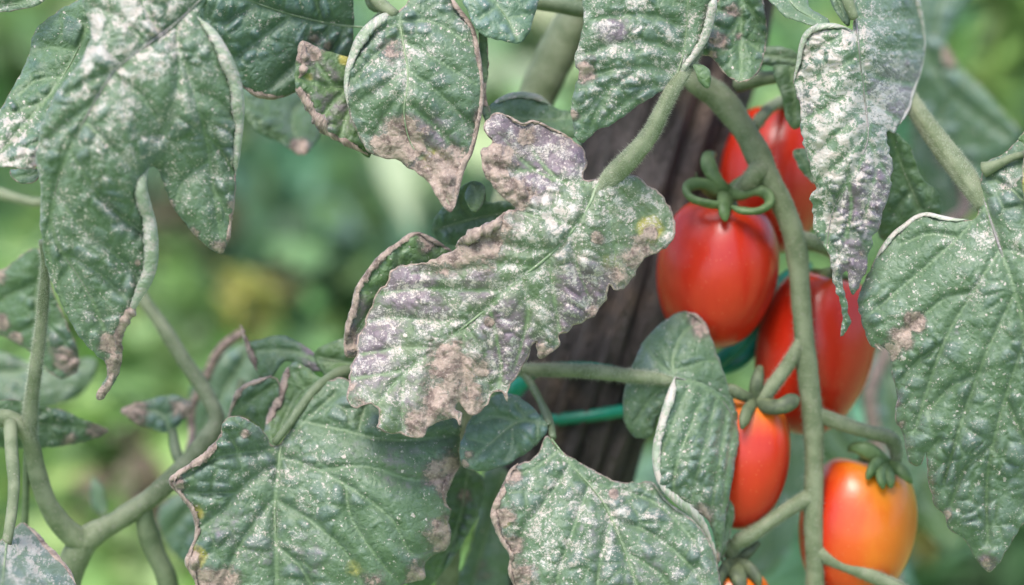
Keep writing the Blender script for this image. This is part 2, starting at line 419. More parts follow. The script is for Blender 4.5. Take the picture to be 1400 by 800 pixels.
def roll(parent, zf, ol, path, r, mat, turn=190, name='rolled_edge', lump=0.22, out=0.35):
    """a leaf margin rolled over towards the front: an arc swept along the edge, r in pixels (scalar or list)"""
    r = [r] * len(path) if np.isscalar(r) else r
    p = catmull(np.column_stack([np.array(path, float)[:, :2], r]), 3.0)
    c = p[:, :2]; t = np.gradient(c, axis=0); t /= np.linalg.norm(t, axis=1)[:, None] + 1e-9
    nrm = np.stack([-t[:, 1], t[:, 0]], 1)
    cen = ol.mean(0)
    # choose the inward side by testing which side lies inside the outline
    m = len(c) // 2
    ins = inside(c + nrm * 6, ol).mean() >= 0.5
    inn = nrm if ins else -nrm
    L = len(c); taper = np.clip(np.minimum(np.arange(L), np.arange(L)[::-1]) / 6.0, 0.15, 1)
    k = 12; th = np.radians(np.linspace(-25, turn, k))
    sd_ = LEAFN[0] + m
    wth = name == 'withered_edge'
    jit = (0.90 if wth else 1.10) + lump * vnoise(c, 30, sd_) + (0.6 if wth else 0.15) * lump * vnoise(c, 9, sd_ + 4)
    rr = p[:, 2] * jit * taper
    z0 = zf(c)
    V = np.zeros((L, k, 3))
    for j in range(k):
        rj = rr * (1 - 0.25 * j / k) * (1 + (0.75 if wth else 0.06) * lump * vnoise(c + j * 4, 6, sd_ + 11 + j))
        off = -rj * np.sin(th[j]) + rr * (1 - out)
        tow = rr * (1 - np.cos(th[j])) * 0.23
        q = c + inn * off[:, None]
        V[:, j] = W(q[:, 0], q[:, 1], z0 - tow + 0.2)
    Fc = [(i * k + j, (i + 1) * k + j, (i + 1) * k + j + 1, i * k + j + 1) for i in range(L - 1) for j in range(k - 1)]
    V[:, -1] += np.random.RandomState(sd_).randn(L, 3) * (0.00035 if wth else 0.00015)
    dead = mat in ('dry', 'drypink')
    o = mesh_obj(name, V.reshape(-1, 3), Fc, M['leaf' if dead else 'leaf_pale'], parent)
    me = o.data; n = L * k
    ctr = np.repeat(c, k, 0); jj = np.tile(np.arange(k), L)
    wear = np.ones((n, 4)); form = np.ones((n, 4))
    wear[:, 0] = 0.95 if dead else 0.25 * np.clip(vnoise(ctr, 20, sd_ + 31), 0, 1); wear[:, 1] = 0.2 if dead else 0.0
    wear[:, 2] = 0.6 if dead else (2.0 if mat == 'cream' else 1.15)
    form[:, 0] = np.where(jj >= k - 2, 0.5, 0.1); form[:, 1] = 0; form[:, 2] = 0
    for nm, arr in (('wear', wear), ('form', form)):
        at = me.attributes.new(nm, 'FLOAT_COLOR', 'POINT'); at.data.foreach_set('color', arr.ravel().astype(np.float32))
    at = me.attributes.new('relief', 'FLOAT', 'POINT'); at.data.foreach_set('value', np.full(n, 0.5, np.float32))
    uvp = (ctr + np.stack([jj * rr.repeat(k) * 0.35, jj * 0.8], 1)) * 0.025 + sd_ * 1.7
    uvl = me.uv_layers.new(name='UVMap'); li = np.zeros(len(me.loops), np.int32); me.loops.foreach_get('vertex_index', li)
    uvl.data.foreach_set('uv', uvp[li].ravel().astype(np.float32))
    so = o.modifiers.new('thickness', 'SOLIDIFY'); so.thickness = 0.00022; so.offset = 0
    return o

def hairs(stem, P, R, count, seed, length=0.0009):
    rng = np.random.RandomState(seed); T_, N, B = frames(P)
    i = rng.randint(0, len(P) - 1, count); f = rng.rand(count)[:, None]
    c = P[i] * (1 - f) + P[i + 1] * f; r = (R[i] * (1 - f[:, 0]) + R[i + 1] * f[:, 0])
    a = rng.rand(count) * 2 * np.pi
    d = np.cos(a)[:, None] * N[i] + np.sin(a)[:, None] * B[i]; sdv = -np.sin(a)[:, None] * N[i] + np.cos(a)[:, None] * B[i]
    base = c + d * (r * 0.97)[:, None]; L = length * (0.5 + rng.rand(count))
    tip = base + (d + 0.35 * rng.randn(count, 3)) * L[:, None]
    wd = 0.00004
    V = np.stack([base - sdv * wd, base + sdv * wd, base + T_[i] * wd * 1.5, tip], 1).reshape(-1, 3)
    k = np.arange(count)[:, None] * 4
    F = np.concatenate([k + np.array([0, 1, 3]), k + np.array([1, 2, 3]), k + np.array([2, 0, 3])])
    o = mesh_obj('stem_hairs', V, F, M['hair'], stem); o['kind'] = 'stuff'
M['hair'] = simple('stem_hair', (0.30, 0.34, 0.24), (0.42, 0.44, 0.34), 300, 0.6, 0.0)
# ------------------------------------------------------------------ ground and blurred surroundings
def make_ground():
    s = NT('grassy_ground')
    tc = s.new('ShaderNodeTexCoord').outputs['Object']
    n1 = s.noise(tc, 1.6, 5, 0.6); n2 = s.noise(tc, 14, 4, 0.6)
    c = s.mix(s.step(n1, 0.38, 0.62), (0.16, 0.26, 0.10), (0.22, 0.34, 0.12))
    c = s.mix(s.math('MULTIPLY', s.step(n2, 0.6, 0.78), 0.4), c, (0.16, 0.13, 0.08))
    s.put(s.b.inputs['Base Color'], c); s.b.inputs['Roughness'].default_value = 0.9
    s.l.new(s.bump(n2, 0.6, 0.03), s.b.inputs['Normal'])
    n = 60; ext = 60.0
    t = np.linspace(-1, 1, n); g = np.sign(t) * np.abs(t) ** 2.2 * ext
    X, Y = np.meshgrid(g, g + 3)
    p = np.stack([X.ravel(), Y.ravel()], 1)
    Z = 0.02 * vnoise(p, 0.9, 3) - 0.02
    f = [(j * n + i, j * n + i + 1, (j + 1) * n + i + 1, (j + 1) * n + i) for j in range(n - 1) for i in range(n - 1)]
    o = mesh_obj('ground', np.column_stack([p, Z]), f, s.m); o['kind'] = 'structure'
make_ground()

def stuff_material(name):
    s = NT(name)
    at = s.new('ShaderNodeAttribute', attribute_name='tint')
    tc = s.new('ShaderNodeTexCoord').outputs['Object']
    c = s.mix(s.math('MULTIPLY', s.step(s.noise(tc, 60, 3), 0.4, 0.7), 0.3), at.outputs['Color'], (0.10, 0.16, 0.07))
    s.put(s.b.inputs['Base Color'], c); s.b.inputs['Roughness'].default_value = 0.5
    tr = s.new('ShaderNodeBsdfTranslucent'); s.put(tr.inputs[0], s.mix(0.3, c, (0.22, 0.34, 0.06)))
    ms = s.new('ShaderNodeMixShader'); ms.inputs[0].default_value = 0.25
    s.l.new(s.b.outputs[0], ms.inputs[1]); s.l.new(tr.outputs[0], ms.inputs[2]); s.l.new(ms.outputs[0], s.out.inputs[0])
    return s.m
def scatter(name, items, mat):
    """items: arrays base(N,3), dirs(N,3), side(N,3), length, width, tint -> folded leaf blades in one mesh"""
    base, dr, sd_, L, Wd, tint = items
    n = len(base); up = np.cross(dr, sd_)
    rows = [(0, 0.05), (0.3, 0.9), (0.62, 0.75), (1.0, 0.02)]
    V = np.zeros((n, 12, 3))
    for i, (t, wd) in enumerate(rows):
        c = base + dr * (L * t)[:, None] - np.array([0, 0, 1.0]) * (L * t * t * 0.25)[:, None]
        V[:, i * 3] = c - sd_ * (Wd * wd * 0.5)[:, None] + up * (Wd * wd * 0.16)[:, None]
        V[:, i * 3 + 1] = c
        V[:, i * 3 + 2] = c + sd_ * (Wd * wd * 0.5)[:, None] + up * (Wd * wd * 0.16)[:, None]
    fl = []
    for i in range(3):
        for j in range(2):
            fl.append((i * 3 + j, i * 3 + j + 1, i * 3 + j + 4, i * 3 + j + 3))
    fl = np.array(fl)
    F = (fl[None] + (np.arange(n) * 12)[:, None, None]).reshape(-1, 4)
    me = bpy.data.meshes.new(name)
    me.vertices.add(n * 12); me.vertices.foreach_set('co', V.reshape(-1).astype(np.float32))
    me.loops.add(F.size); me.loops.foreach_set('vertex_index', F.ravel().astype(np.int32))
    me.polygons.add(len(F)); me.polygons.foreach_set('loop_start', (np.arange(len(F)) * 4).astype(np.int32))
    me.update(calc_edges=True); me.validate()
    me.polygons.foreach_set('use_smooth', [True] * len(me.polygons))
    a = me.attributes.new('tint', 'FLOAT_COLOR', 'POINT')
    tc = np.ones((n, 12, 4)); tc[..., :3] = tint[:, None, :]; a.data.foreach_set('color', tc.ravel().astype(np.float32))
    me.materials.append(mat)
    o = bpy.data.objects.new(name, me); COL.objects.link(o); o['kind'] = 'stuff'
    return o
R = np.random.RandomState(11)
def unit(v): return v / (np.linalg.norm(v, axis=1)[:, None] + 1e-9)
def groundpt(u, v):
    d = FA + (u - 700) * PX * XA - (v - 400) * PX * UA
    return CO + d * (-CO[2] / d[2])
def weeds():
    """leafy weeds between the rows; patches lighter, darker and browner where the photo's blur is"""
    B, Dd, S, L, Wd, Tn = [], [], [], [], [], []
    greens = dict(bright=(0.16, 0.28, 0.09), mid=(0.11, 0.21, 0.085), dark=(0.06, 0.11, 0.05), teal=(0.10, 0.20, 0.125), pale=(0.27, 0.38, 0.19), brown=(0.11, 0.085, 0.055), lime=(0.20, 0.315, 0.095), yellow=(0.26, 0.24, 0.05))
    spots = [  # photo pixel where the patch shows, its distance, radius (m), tint, leaves, leaf length
        (40, 60, 2.2, .11, 'pale', 190, .08), (5, 20, 2.2, .09, 'pale', 110, .08), (30, 20, 3.6, .2, 'bright', 90, .10), (380, 215, 2.4, .13, 'bright', 110, .08), (330, 190, 2.5, .12, 'teal', 60, .08), (480, 200, 2.6, .14, 'mid', 130, .09),
        (380, 310, 2.2, .12, 'teal', 110, .08), (270, 380, 2.0, .06, 'dark', 60, .06), (250, 330, 2.05, .07, 'brown', 60, .05), (470, 380, 2.2, .13, 'mid', 120, .07), (342, 402, 1.75, .016, 'yellow', 26, .03), (372, 395, 1.8, .018, 'brown', 20, .03),
        (440, 300, 2.3, .12, 'mid', 110, .08), (560, 300, 2.5, .12, 'pale', 80, .08), (240, 480, 1.9, .10, 'bright', 110, .06), (70, 480, 1.9, .09, 'lime', 130, .07), (300, 470, 1.9, .07, 'mid', 90, .05),
        (180, 640, 1.7, .09, 'lime', 170, .06), (230, 610, 1.75, .06, 'bright', 60, .05), (190, 770, 1.6, .06, 'lime', 120, .06), (185, 650, 1.6, .025, 'brown', 25, .04), (60, 620, 1.75, .08, 'mid', 90, .05),
        (700, 100, 2.0, .09, 'pale', 90, .08), (690, 60, 2.1, .08, 'pale', 60, .08), (1340, 70, 1.9, .11, 'lime', 260, .08), (1395, 150, 1.85, .07, 'teal', 100, .08), (1330, 10, 1.9, .08, 'lime', 160, .08), (1290, 40, 2.0, .06, 'lime', 60, .07), (1380, 20, 2.8, .12, 'mid', 80, .09),
        (1060, 690, 1.5, .07, 'teal', 80, .06), (1330, 730, 1.7, .06, 'bright', 90, .05), (1290, 760, 1.65, .06, 'mid', 80, .05), (1240, 560, 1.6, .08, 'teal', 80, .06), (1370, 780, 1.6, .06, 'dark', 80, .05), (650, 715, 1.6, .03, 'lime', 60, .05), (1330, 735, 1.65, .04, 'lime', 60, .05), (1285, 700, 1.6, .02, 'yellow', 18, .03)]
    def add(c, n, spread, tint, ll):
        tint = np.array(greens[tint])
        p = c + R.randn(n, 3) * spread * np.array([0.62, 0.62, 0.50]); p[:, 2] = np.maximum(p[:, 2], 0.01)
        d = unit(R.randn(n, 3) + np.array([0, -0.3, 0.25])); s_ = unit(np.cross(d, R.randn(n, 3) + np.array([0, 0.2, 1.0])))
        l = ll * (0.6 + 0.8 * R.rand(n))
        B.append(p); Dd.append(d); S.append(s_); L.append(l); Wd.append(l * (0.45 + 0.25 * R.rand(n)))
        Tn.append(tint * (1.05 + 0.5 * R.rand(n, 1)) * (1 + 0.08 * R.randn(n, 3)).clip(0.6, 1.4))
    for u, v, dist, rad, tint, n, ll in spots:
        d = FA + (u - 700) * PX * XA - (v - 400) * PX * UA
        add(CO + d * dist, n, rad, tint, ll)
    # general low cover
    for i in range(420):
        y = 1.5 + 6.5 * R.rand() ** 1.5; x = (R.rand() - 0.5) * (1.6 + 1.3 * y)
        k = R.choice(['bright', 'mid', 'mid', 'teal', 'bright', 'bright', 'mid'])
        hgt = 0.04 + (0.13 * R.rand() if y > 1.9 else 0.04)
        add(np.array([x, y, hgt]), 26, 0.10 + 0.03 * y, k, 0.06 + 0.018 * y)
    o = scatter('weeds', (np.vstack(B), np.vstack(Dd), np.vstack(S), np.concatenate(L), np.concatenate(Wd), np.vstack(Tn)), stuff_material('weed_leaves'))
    o['label'] = 'low green weeds and grass covering the ground behind the plants'; o['category'] = 'weeds'
weeds()

# ------------------------------------------------------------------ wooden stake
def make_stake():
    s = NT('weathered_bark')
    tc = s.new('ShaderNodeTexCoord').outputs['UV']
    mp = s.new('ShaderNodeMapping'); s.l.new(tc, mp.inputs[0]); mp.inputs['Scale'].default_value = (1, 0.22, 1)
    v = mp.outputs[0]
    n1 = s.noise(v, 5, 5, 0.65, 0.6); n2 = s.noise(v, 17, 5, 0.7, 0.5); n3 = s.noise(tc, 2.2, 3, 0.6)
    c = s.mix(s.step(n1, 0.35, 0.65), (0.018, 0.015, 0.015), (0.105, 0.088, 0.088))
    c = s.mix(s.math('MULTIPLY', s.step(n3, 0.48, 0.66), 0.7), c, s.mix(s.step(n2, 0.35, 0.65), (0.045, 0.030, 0.025), (0.19, 0.135, 0.105)))
    c = s.mix(s.math('MULTIPLY', s.step(n2, 0.6, 0.75), 0.4), c, (0.24, 0.20, 0.185))
    s.put(s.b.inputs['Base Color'], c); s.b.inputs['Roughness'].default_value = 0.9
    s.l.new(s.bump(s.math('ADD', n1, n2), 1.0, 0.009), s.b.inputs['Normal'])
    top = W(905, 150, 128); low = W(770, 700, 128)
    ax = (top - low) / np.linalg.norm(top - low)
    a = low - ax * (low[2] + 0.12) / ax[2]; b = top + ax * 0.55
    Ltot = np.linalg.norm(b - a); n = 300; sides = 128
    e1 = np.cross(ax, FA); e1 /= np.linalg.norm(e1); e2 = np.cross(e1, ax)
    V = []; ang = np.linspace(0, 2 * np.pi, sides, endpoint=False); UV = []
    for i in range(n):
        t = i / (n - 1); y = t * Ltot
        q = np.column_stack([np.cos(ang) * 3.2, np.sin(ang) * 3.2])
        rr = 0.0275 * (1 + 0.10 * vnoise(np.column_stack([ang * 2.2, np.full(sides, y * 22)]), 1, 4) * np.sin(ang / 2)
                       + 0.12 * vnoise(q * 2.0 + y * 9, 1, 8) + 0.09 * vnoise(q * 4.2 + y * 14, 1, 9) + 0.06 * math.sin(y * 9) - 0.16 * np.clip(0.35 - np.abs(vnoise(np.column_stack([np.cos(ang) * 5 + 3 * y, np.sin(ang) * 5 + 2.2 * y]), 1, 14)), 0, 1) - 0.10 * np.clip(0.3 - np.abs(vnoise(np.column_stack([np.cos(ang) * 9 + 6 * y, np.sin(ang) * 9 - 5 * y]), 1, 15)), 0, 1))
        sway = e1 * 0.004 * math.sin(y * 11 + 1) + e2 * 0.003 * math.sin(y * 7)
        V.append(a + ax * y + sway + (rr * np.cos(ang))[:, None] * e1 + (rr * np.sin(ang))[:, None] * e2)
        UV.append(np.column_stack([ang * 0.3 * 1.0, np.full(sides, y * 11)]))
    V = np.vstack(V + [a[None], b[None]]); UV = np.vstack(UV + [np.zeros((2, 2))])
    F = []
    for i in range(n - 1):
        for j in range(sides):
            k = (j + 1) % sides
            F.append((i * sides + j, i * sides + k, (i + 1) * sides + k, (i + 1) * sides + j))
    for j in range(sides):
        k = (j + 1) % sides
        F.append((n * sides, k, j)); F.append((n * sides + 1, (n - 1) * sides + j, (n - 1) * sides + k))
    o = mesh_obj('wooden_stake', V, F, s.m)
    uvl = o.data.uv_layers.new(name='UVMap'); li = np.zeros(len(o.data.loops), np.int32); o.data.loops.foreach_get('vertex_index', li)
    uvl.data.foreach_set('uv', UV[li].ravel().astype(np.float32))
    o['label'] = 'weathered dark wooden stake leaning behind the fruit truss, bark cracked and greyish brown'; o['category'] = 'stake'
    return a, ax, e1, e2
SA, SAX, SE1, SE2 = make_stake()

# teal tie wound round the stake: a loop that follows the stake's own girth and hangs slack to the right
def make_tie():
    def ring(u, v, tilt):
        c = W(u, v, 128); out = []
        for k in range(41):
            t = 2 * math.pi * k / 40
            out.append(c + 0.0315 * math.cos(t) * SE1 + 0.0315 * math.sin(t) * SE2 + SAX * tilt * math.cos(t))
        return np.array(out)
    e = empty('plant_tie', 'teal green plastic cord looped round the wooden stake and the fruit truss', 'cord')
    r1 = ring(802, 562, -0.0125); tube_w('cord', r1, np.full(len(r1), 0.0024), M['tie'], e, 10, 0, 0.0)
    pts = [(690, 560, 104, 8), (700, 540, 96, 10), (712, 525, 93, 11), (730, 508, 93, 8), (775, 502, 93, 6), (820, 504, 94, 6), (860, 515, 95, 6)]
    tube('cord', pts, M['tie'], e, 10, lump=0.1)
    pts = [(868, 548, 93, 7), (930, 528, 88, 8), (985, 492, 84, 10), (1015, 465, 82, 11), (1045, 415, 80, 10), (1075, 378, 84, 8), (1105, 365, 98, 7)]
    tube('cord', pts, M['tie'], e, 10, lump=0.0)
    pts = [(975, 508, 92, 10), (1005, 494, 90, 13), (1030, 470, 92, 13), (1040, 440, 94, 10), (1058, 405, 96, 8)]
    tube('cord', pts, M['tie'], e, 10, lump=0.15)
make_tie()

# ------------------------------------------------------------------ the plants
PA = empty('tomato_plant', 'tomato plant by the wooden stake with mite-bleached leaves and ripening fruit truss', 'tomato plant', 'tomato plants with bleached leaves')
PB = empty('tomato_plant', 'forked tomato shoot with bare curved stems above bright green weeds', 'tomato plant', 'tomato plants with bleached leaves')
PC = empty('tomato_plant', 'blurred tomato plant with withered greyish leaves standing behind the hanging bleached leaf', 'tomato plant', 'tomato plants with bleached leaves')
def root(o, loc): # empty at the base; children keep their world coordinates
    o.location = loc
    for c in [c for c in bpy.data.objects if c.parent == o]: c.matrix_parent_inverse = Matrix.Translation(loc).inverted()

def gdown(u, v, z, du=0, dz=0):
    """pixel row far below the frame where a stem at (u, v, z) meets the soil"""
    return None

# main stem of the staked plant: hidden behind the leaves, thick and green where it shows at the top
tube('stem', [(560, 3300, 160, 15.0), (590, 1900, 110, 15.0), (600, 1000, 80, 15.0), (628, 640, 75, 17.0), (660, 420, 82, 19.0), (705, 230, 92, 22.0), (735, 130, 95, 26.0), (775, 45, 95, 26.0), (815, -40, 92, 22.0), (850, -160, 85, 18.0), (880, -400, 80, 12.0)], M['stem'], PA, 16, label='thick smooth green main stem')
# branches above the frame which carry the leaves
tube('branch', [(830, -60, 90, 11), (760, -120, 70, 10), (600, -110, 40, 9), (480, -100, 15, 8), (330, -90, -15, 8), (200, -130, -30, 5)], M['stem_shaded'], PA, 12)
tube('branch', [(815, -40, 92, 12), (900, -90, 70, 11), (1050, -100, 45, 10), (1180, -95, 20, 9), (1300, -110, 15, 7)], M['stem_shaded'], PA, 12)
# fruit truss
tube('truss_stem', [(860, -75, 80, 13.9), (900, 20, 64, 15.7), (945, 102, 50, 17.4), (985, 135, 46, 18.3), (1020, 182, 44, 17.4), (1052, 245, 43, 16.5), (1078, 300, 43, 15.7), (1090, 350, 44, 13.9), (1096, 420, 45, 13.9), (1103, 500, 46, 14.4), (1111, 570, 46, 14.8), (1113, 640, 47, 13.1), (1112, 700, 47, 13.5), (1114, 760, 48, 13.1), (1113, 840, 50, 11.3), (1105, 930, 55, 7.0)], M['stem'], PA, 16, label='grey-green truss stem carrying the tomatoes', hair=9000)
def ped(pts, r=None): return tube('pedicel', pts, M['stem'], PA, 12, hair=1800)
ped([(1042, 228, 43, 14), (1035, 235, 40, 13), (1025, 248, 42, 12), (1012, 258, 47, 9), (997, 264, 50, 7)])
ped([(1085, 325, 44, 12), (1112, 332, 48, 11), (1138, 345, 58, 9), (1145, 360, 66, 8), (1142, 376, 70, 7)])
ped([(1098, 460, 45, 8), (1080, 495, 44, 9), (1062, 520, 43, 10), (1048, 538, 43, 10), (1038, 548, 45, 8)])
ped([(1112, 565, 46, 12), (1145, 577, 47, 10), (1185, 590, 48, 10), (1215, 598, 50, 10), (1224, 612, 52, 9), (1224, 640, 53, 6), (1212, 650, 58, 4)])
ped([(1112, 678, 47, 12), (1085, 692, 46, 10), (1055, 712, 45, 10), (1030, 730, 44, 10), (1015, 738, 44, 11), (1005, 745, 46, 9), (1000, 765, 50, 6)])
ped([(1113, 752, 48, 12), (1140, 766, 46, 10), (1175, 780, 44, 10), (1215, 798, 43, 10), (1250, 815, 45, 8)])
ped([(1030, 175, 46, 8), (1050, 150, 60, 7), (1072, 138, 84, 7), (1075, 146, 92, 6)])
# horizontal petioles
tube('petiole', [(630, 500, 75, 10.6), (680, 503, 60, 9.7), (715, 506, 50, 9.2), (760, 506, 44, 9.2), (810, 508, 38, 9.7), (860, 514, 34, 9.7), (900, 518, 30, 8.4), (925, 524, 29, 6.2)], M['stem'], PA, 12, label='green petiole crossing in front of the stake', hair=5000)
tube('petiole', [(650, 480, 78, 9), (560, 505, 50, 9), (480, 507, 36, 9), (445, 522, 28, 8), (420, 545, 23, 7), (395, 580, 20, 6), (375, 606, 19, 5)], M['stem_shaded'], PA, 12)
tube('petiole', [(715, 508, 50, 6), (735, 540, 40, 5), (750, 580, 26, 5)], M['stem_shaded'], PA, 10)
tube('petiole', [(728, 530, 42, 5), (750, 570, 32, 5), (756, 598, 22, 5)], M['stem_shaded'], PA, 10)
tube('petiole', [(735, 2, 40, 11), (770, 8, 42, 11), (805, 14, 50, 10), (830, 0, 88, 10)], M['stem_shaded'], PA, 12)
tube('petiole', [(1005, 118, 50, 10), (1040, 108, 48, 10), (1075, 104, 46, 8), (1095, 92, 42, 6)], M['stem_shaded'], PA, 12)
# petiole of the central leaf
tube('petiole', [(905, -60, 55, 9), (955, 40, 22, 9), (938, 92, 6, 9.5), (920, 122, 1, 10), (905, 152, 0, 10.5), (888, 185, 1, 12), (866, 212, 3, 14), (842, 236, 5, 14), (826, 252, 3.5, 10), (812, 268, 1.5, 6.5), (802, 286, 0, 4.5), (790, 303, -1, 3)], M['stem'], PA, 16, ridge=0.06, label='downy green petiole of the central bleached leaf', hair=9000)
# petioles going up out of the frame
tube('petiole', [(330, -90, -15, 7), (310, -55, -28, 7), (292, -20, -35, 7)], M['stem'], PA, 12)
tube('petiole', [(500, -100, 18, 7), (495, -40, 14, 8), (515, 0, 8, 9), (540, 20, 4, 7)], M['stem'], PA, 12)
tube('petiole', [(520, -100, 20, 6), (505, -30, 24, 8), (510, 5, 22, 9), (530, 12, 18, 8), (505, 35, 22, 5)], M['stem_shaded'], PA, 12)
tube('petiole', [(1160, -95, 22, 8), (1160, -50, 8, 8), (1158, -5, 0, 8), (1168, 25, -2, 6)], M['stem'], PA, 12)
tube('petiole', [(1250, -105, 18, 8), (1225, -20, 62, 9), (1222, 70, 60, 10), (1240, 128, 46, 11.5), (1262, 164, 32, 12.5), (1285, 196, 20, 14), (1308, 226, 9, 15.5), (1328, 254, 1, 14), (1344, 284, -3, 9)], M['stem'], PA, 16, ridge=0.10, label='ridged green petiole of the broad bleached leaf', hair=8000)
tube('petiole', [(1345, 232, -4, 11), (1362, 226, -6, 7), (1385, 215, -8, 5), (1420, 205, -10, 4)], M['stem'], PA, 12)
tube('petiole', [(1020, -95, 50, 6), (1010, -40, 30, 6), (1010, -5, 18, 5)], M['stem_shaded'], PA, 10)
tube('petiole', [(700, -115, 55, 6), (660, -50, 25, 6), (650, -5, 14, 5)], M['stem_shaded'], PA, 10)

# --- left forked shoot
tube('stem', [(60, 3000, 150, 13.8), (62, 1600, 80, 15.5), (70, 950, 60, 17.2), (92, 800, 52, 18.1), (115, 742, 50, 18.1), (160, 712, 52, 14.6), (205, 682, 54, 13.8), (245, 645, 58, 12.9), (275, 610, 62, 12.9), (296, 575, 66, 12.0), (280, 535, 70, 10.3), (250, 490, 74, 9.5), (218, 440, 78, 9.5), (190, 400, 82, 9.5), (150, 330, 88, 7.7), (100, 280, 92, 6.9), (40, 276, 95, 6.9), (-30, 255, 98, 7.7)], M['stem'], PB, 16, label='forked curved green stem above the weeds', hair=9000)
tube('stem', [(118, 745, 50, 17), (88, 722, 46, 15), (66, 690, 42, 14), (52, 650, 38, 13), (44, 612, 34, 12), (36, 590, 32, 12), (18, 575, 30, 12), (-10, 572, 30, 12), (-60, 580, 30, 11)], M['stem'], PB, 16)
tube('petiole', [(40, 600, 33, 11), (42, 560, 28, 10), (48, 510, 22, 9), (56, 450, 18, 8), (60, 400, 14, 7), (62, 360, 10, 6), (58, 330, 4, 5)], M['stem'], PB, 14, label='pale upright leaf stalk', hair=6000)
tube('petiole', [(14, 578, 28, 9), (16, 620, 16, 9), (19, 660, 6, 8.5), (16, 700, 0, 8), (9, 744, -4, 7)], M['stem'], PB, 14)
tube('petiole', [(38, 600, 33, 6), (36, 660, 40, 5), (34, 720, 50, 5)], M['stem_shaded'], PB, 10)
tube('stem', [(196, 690, 54, 12), (200, 720, 56, 14), (212, 755, 58, 14), (230, 800, 60, 14), (240, 900, 66, 12), (235, 1500, 80, 10), (230, 2900, 140, 9)], M['stem_shaded'], PB, 14)
tube('stem', [(222, 670, 58, 9), (245, 655, 64, 9), (290, 615, 72, 8), (320, 570, 78, 7), (330, 520, 84, 6)], M['stem_shaded'], PB, 12)
tube('petiole', [(250, 640, 60, 8), (240, 615, 64, 8), (236, 590, 70, 6)], M['stem_shaded'], PB, 12)

# --- leaves of the staked plant ------------------------------------------------
def P_(*a): return list(a)
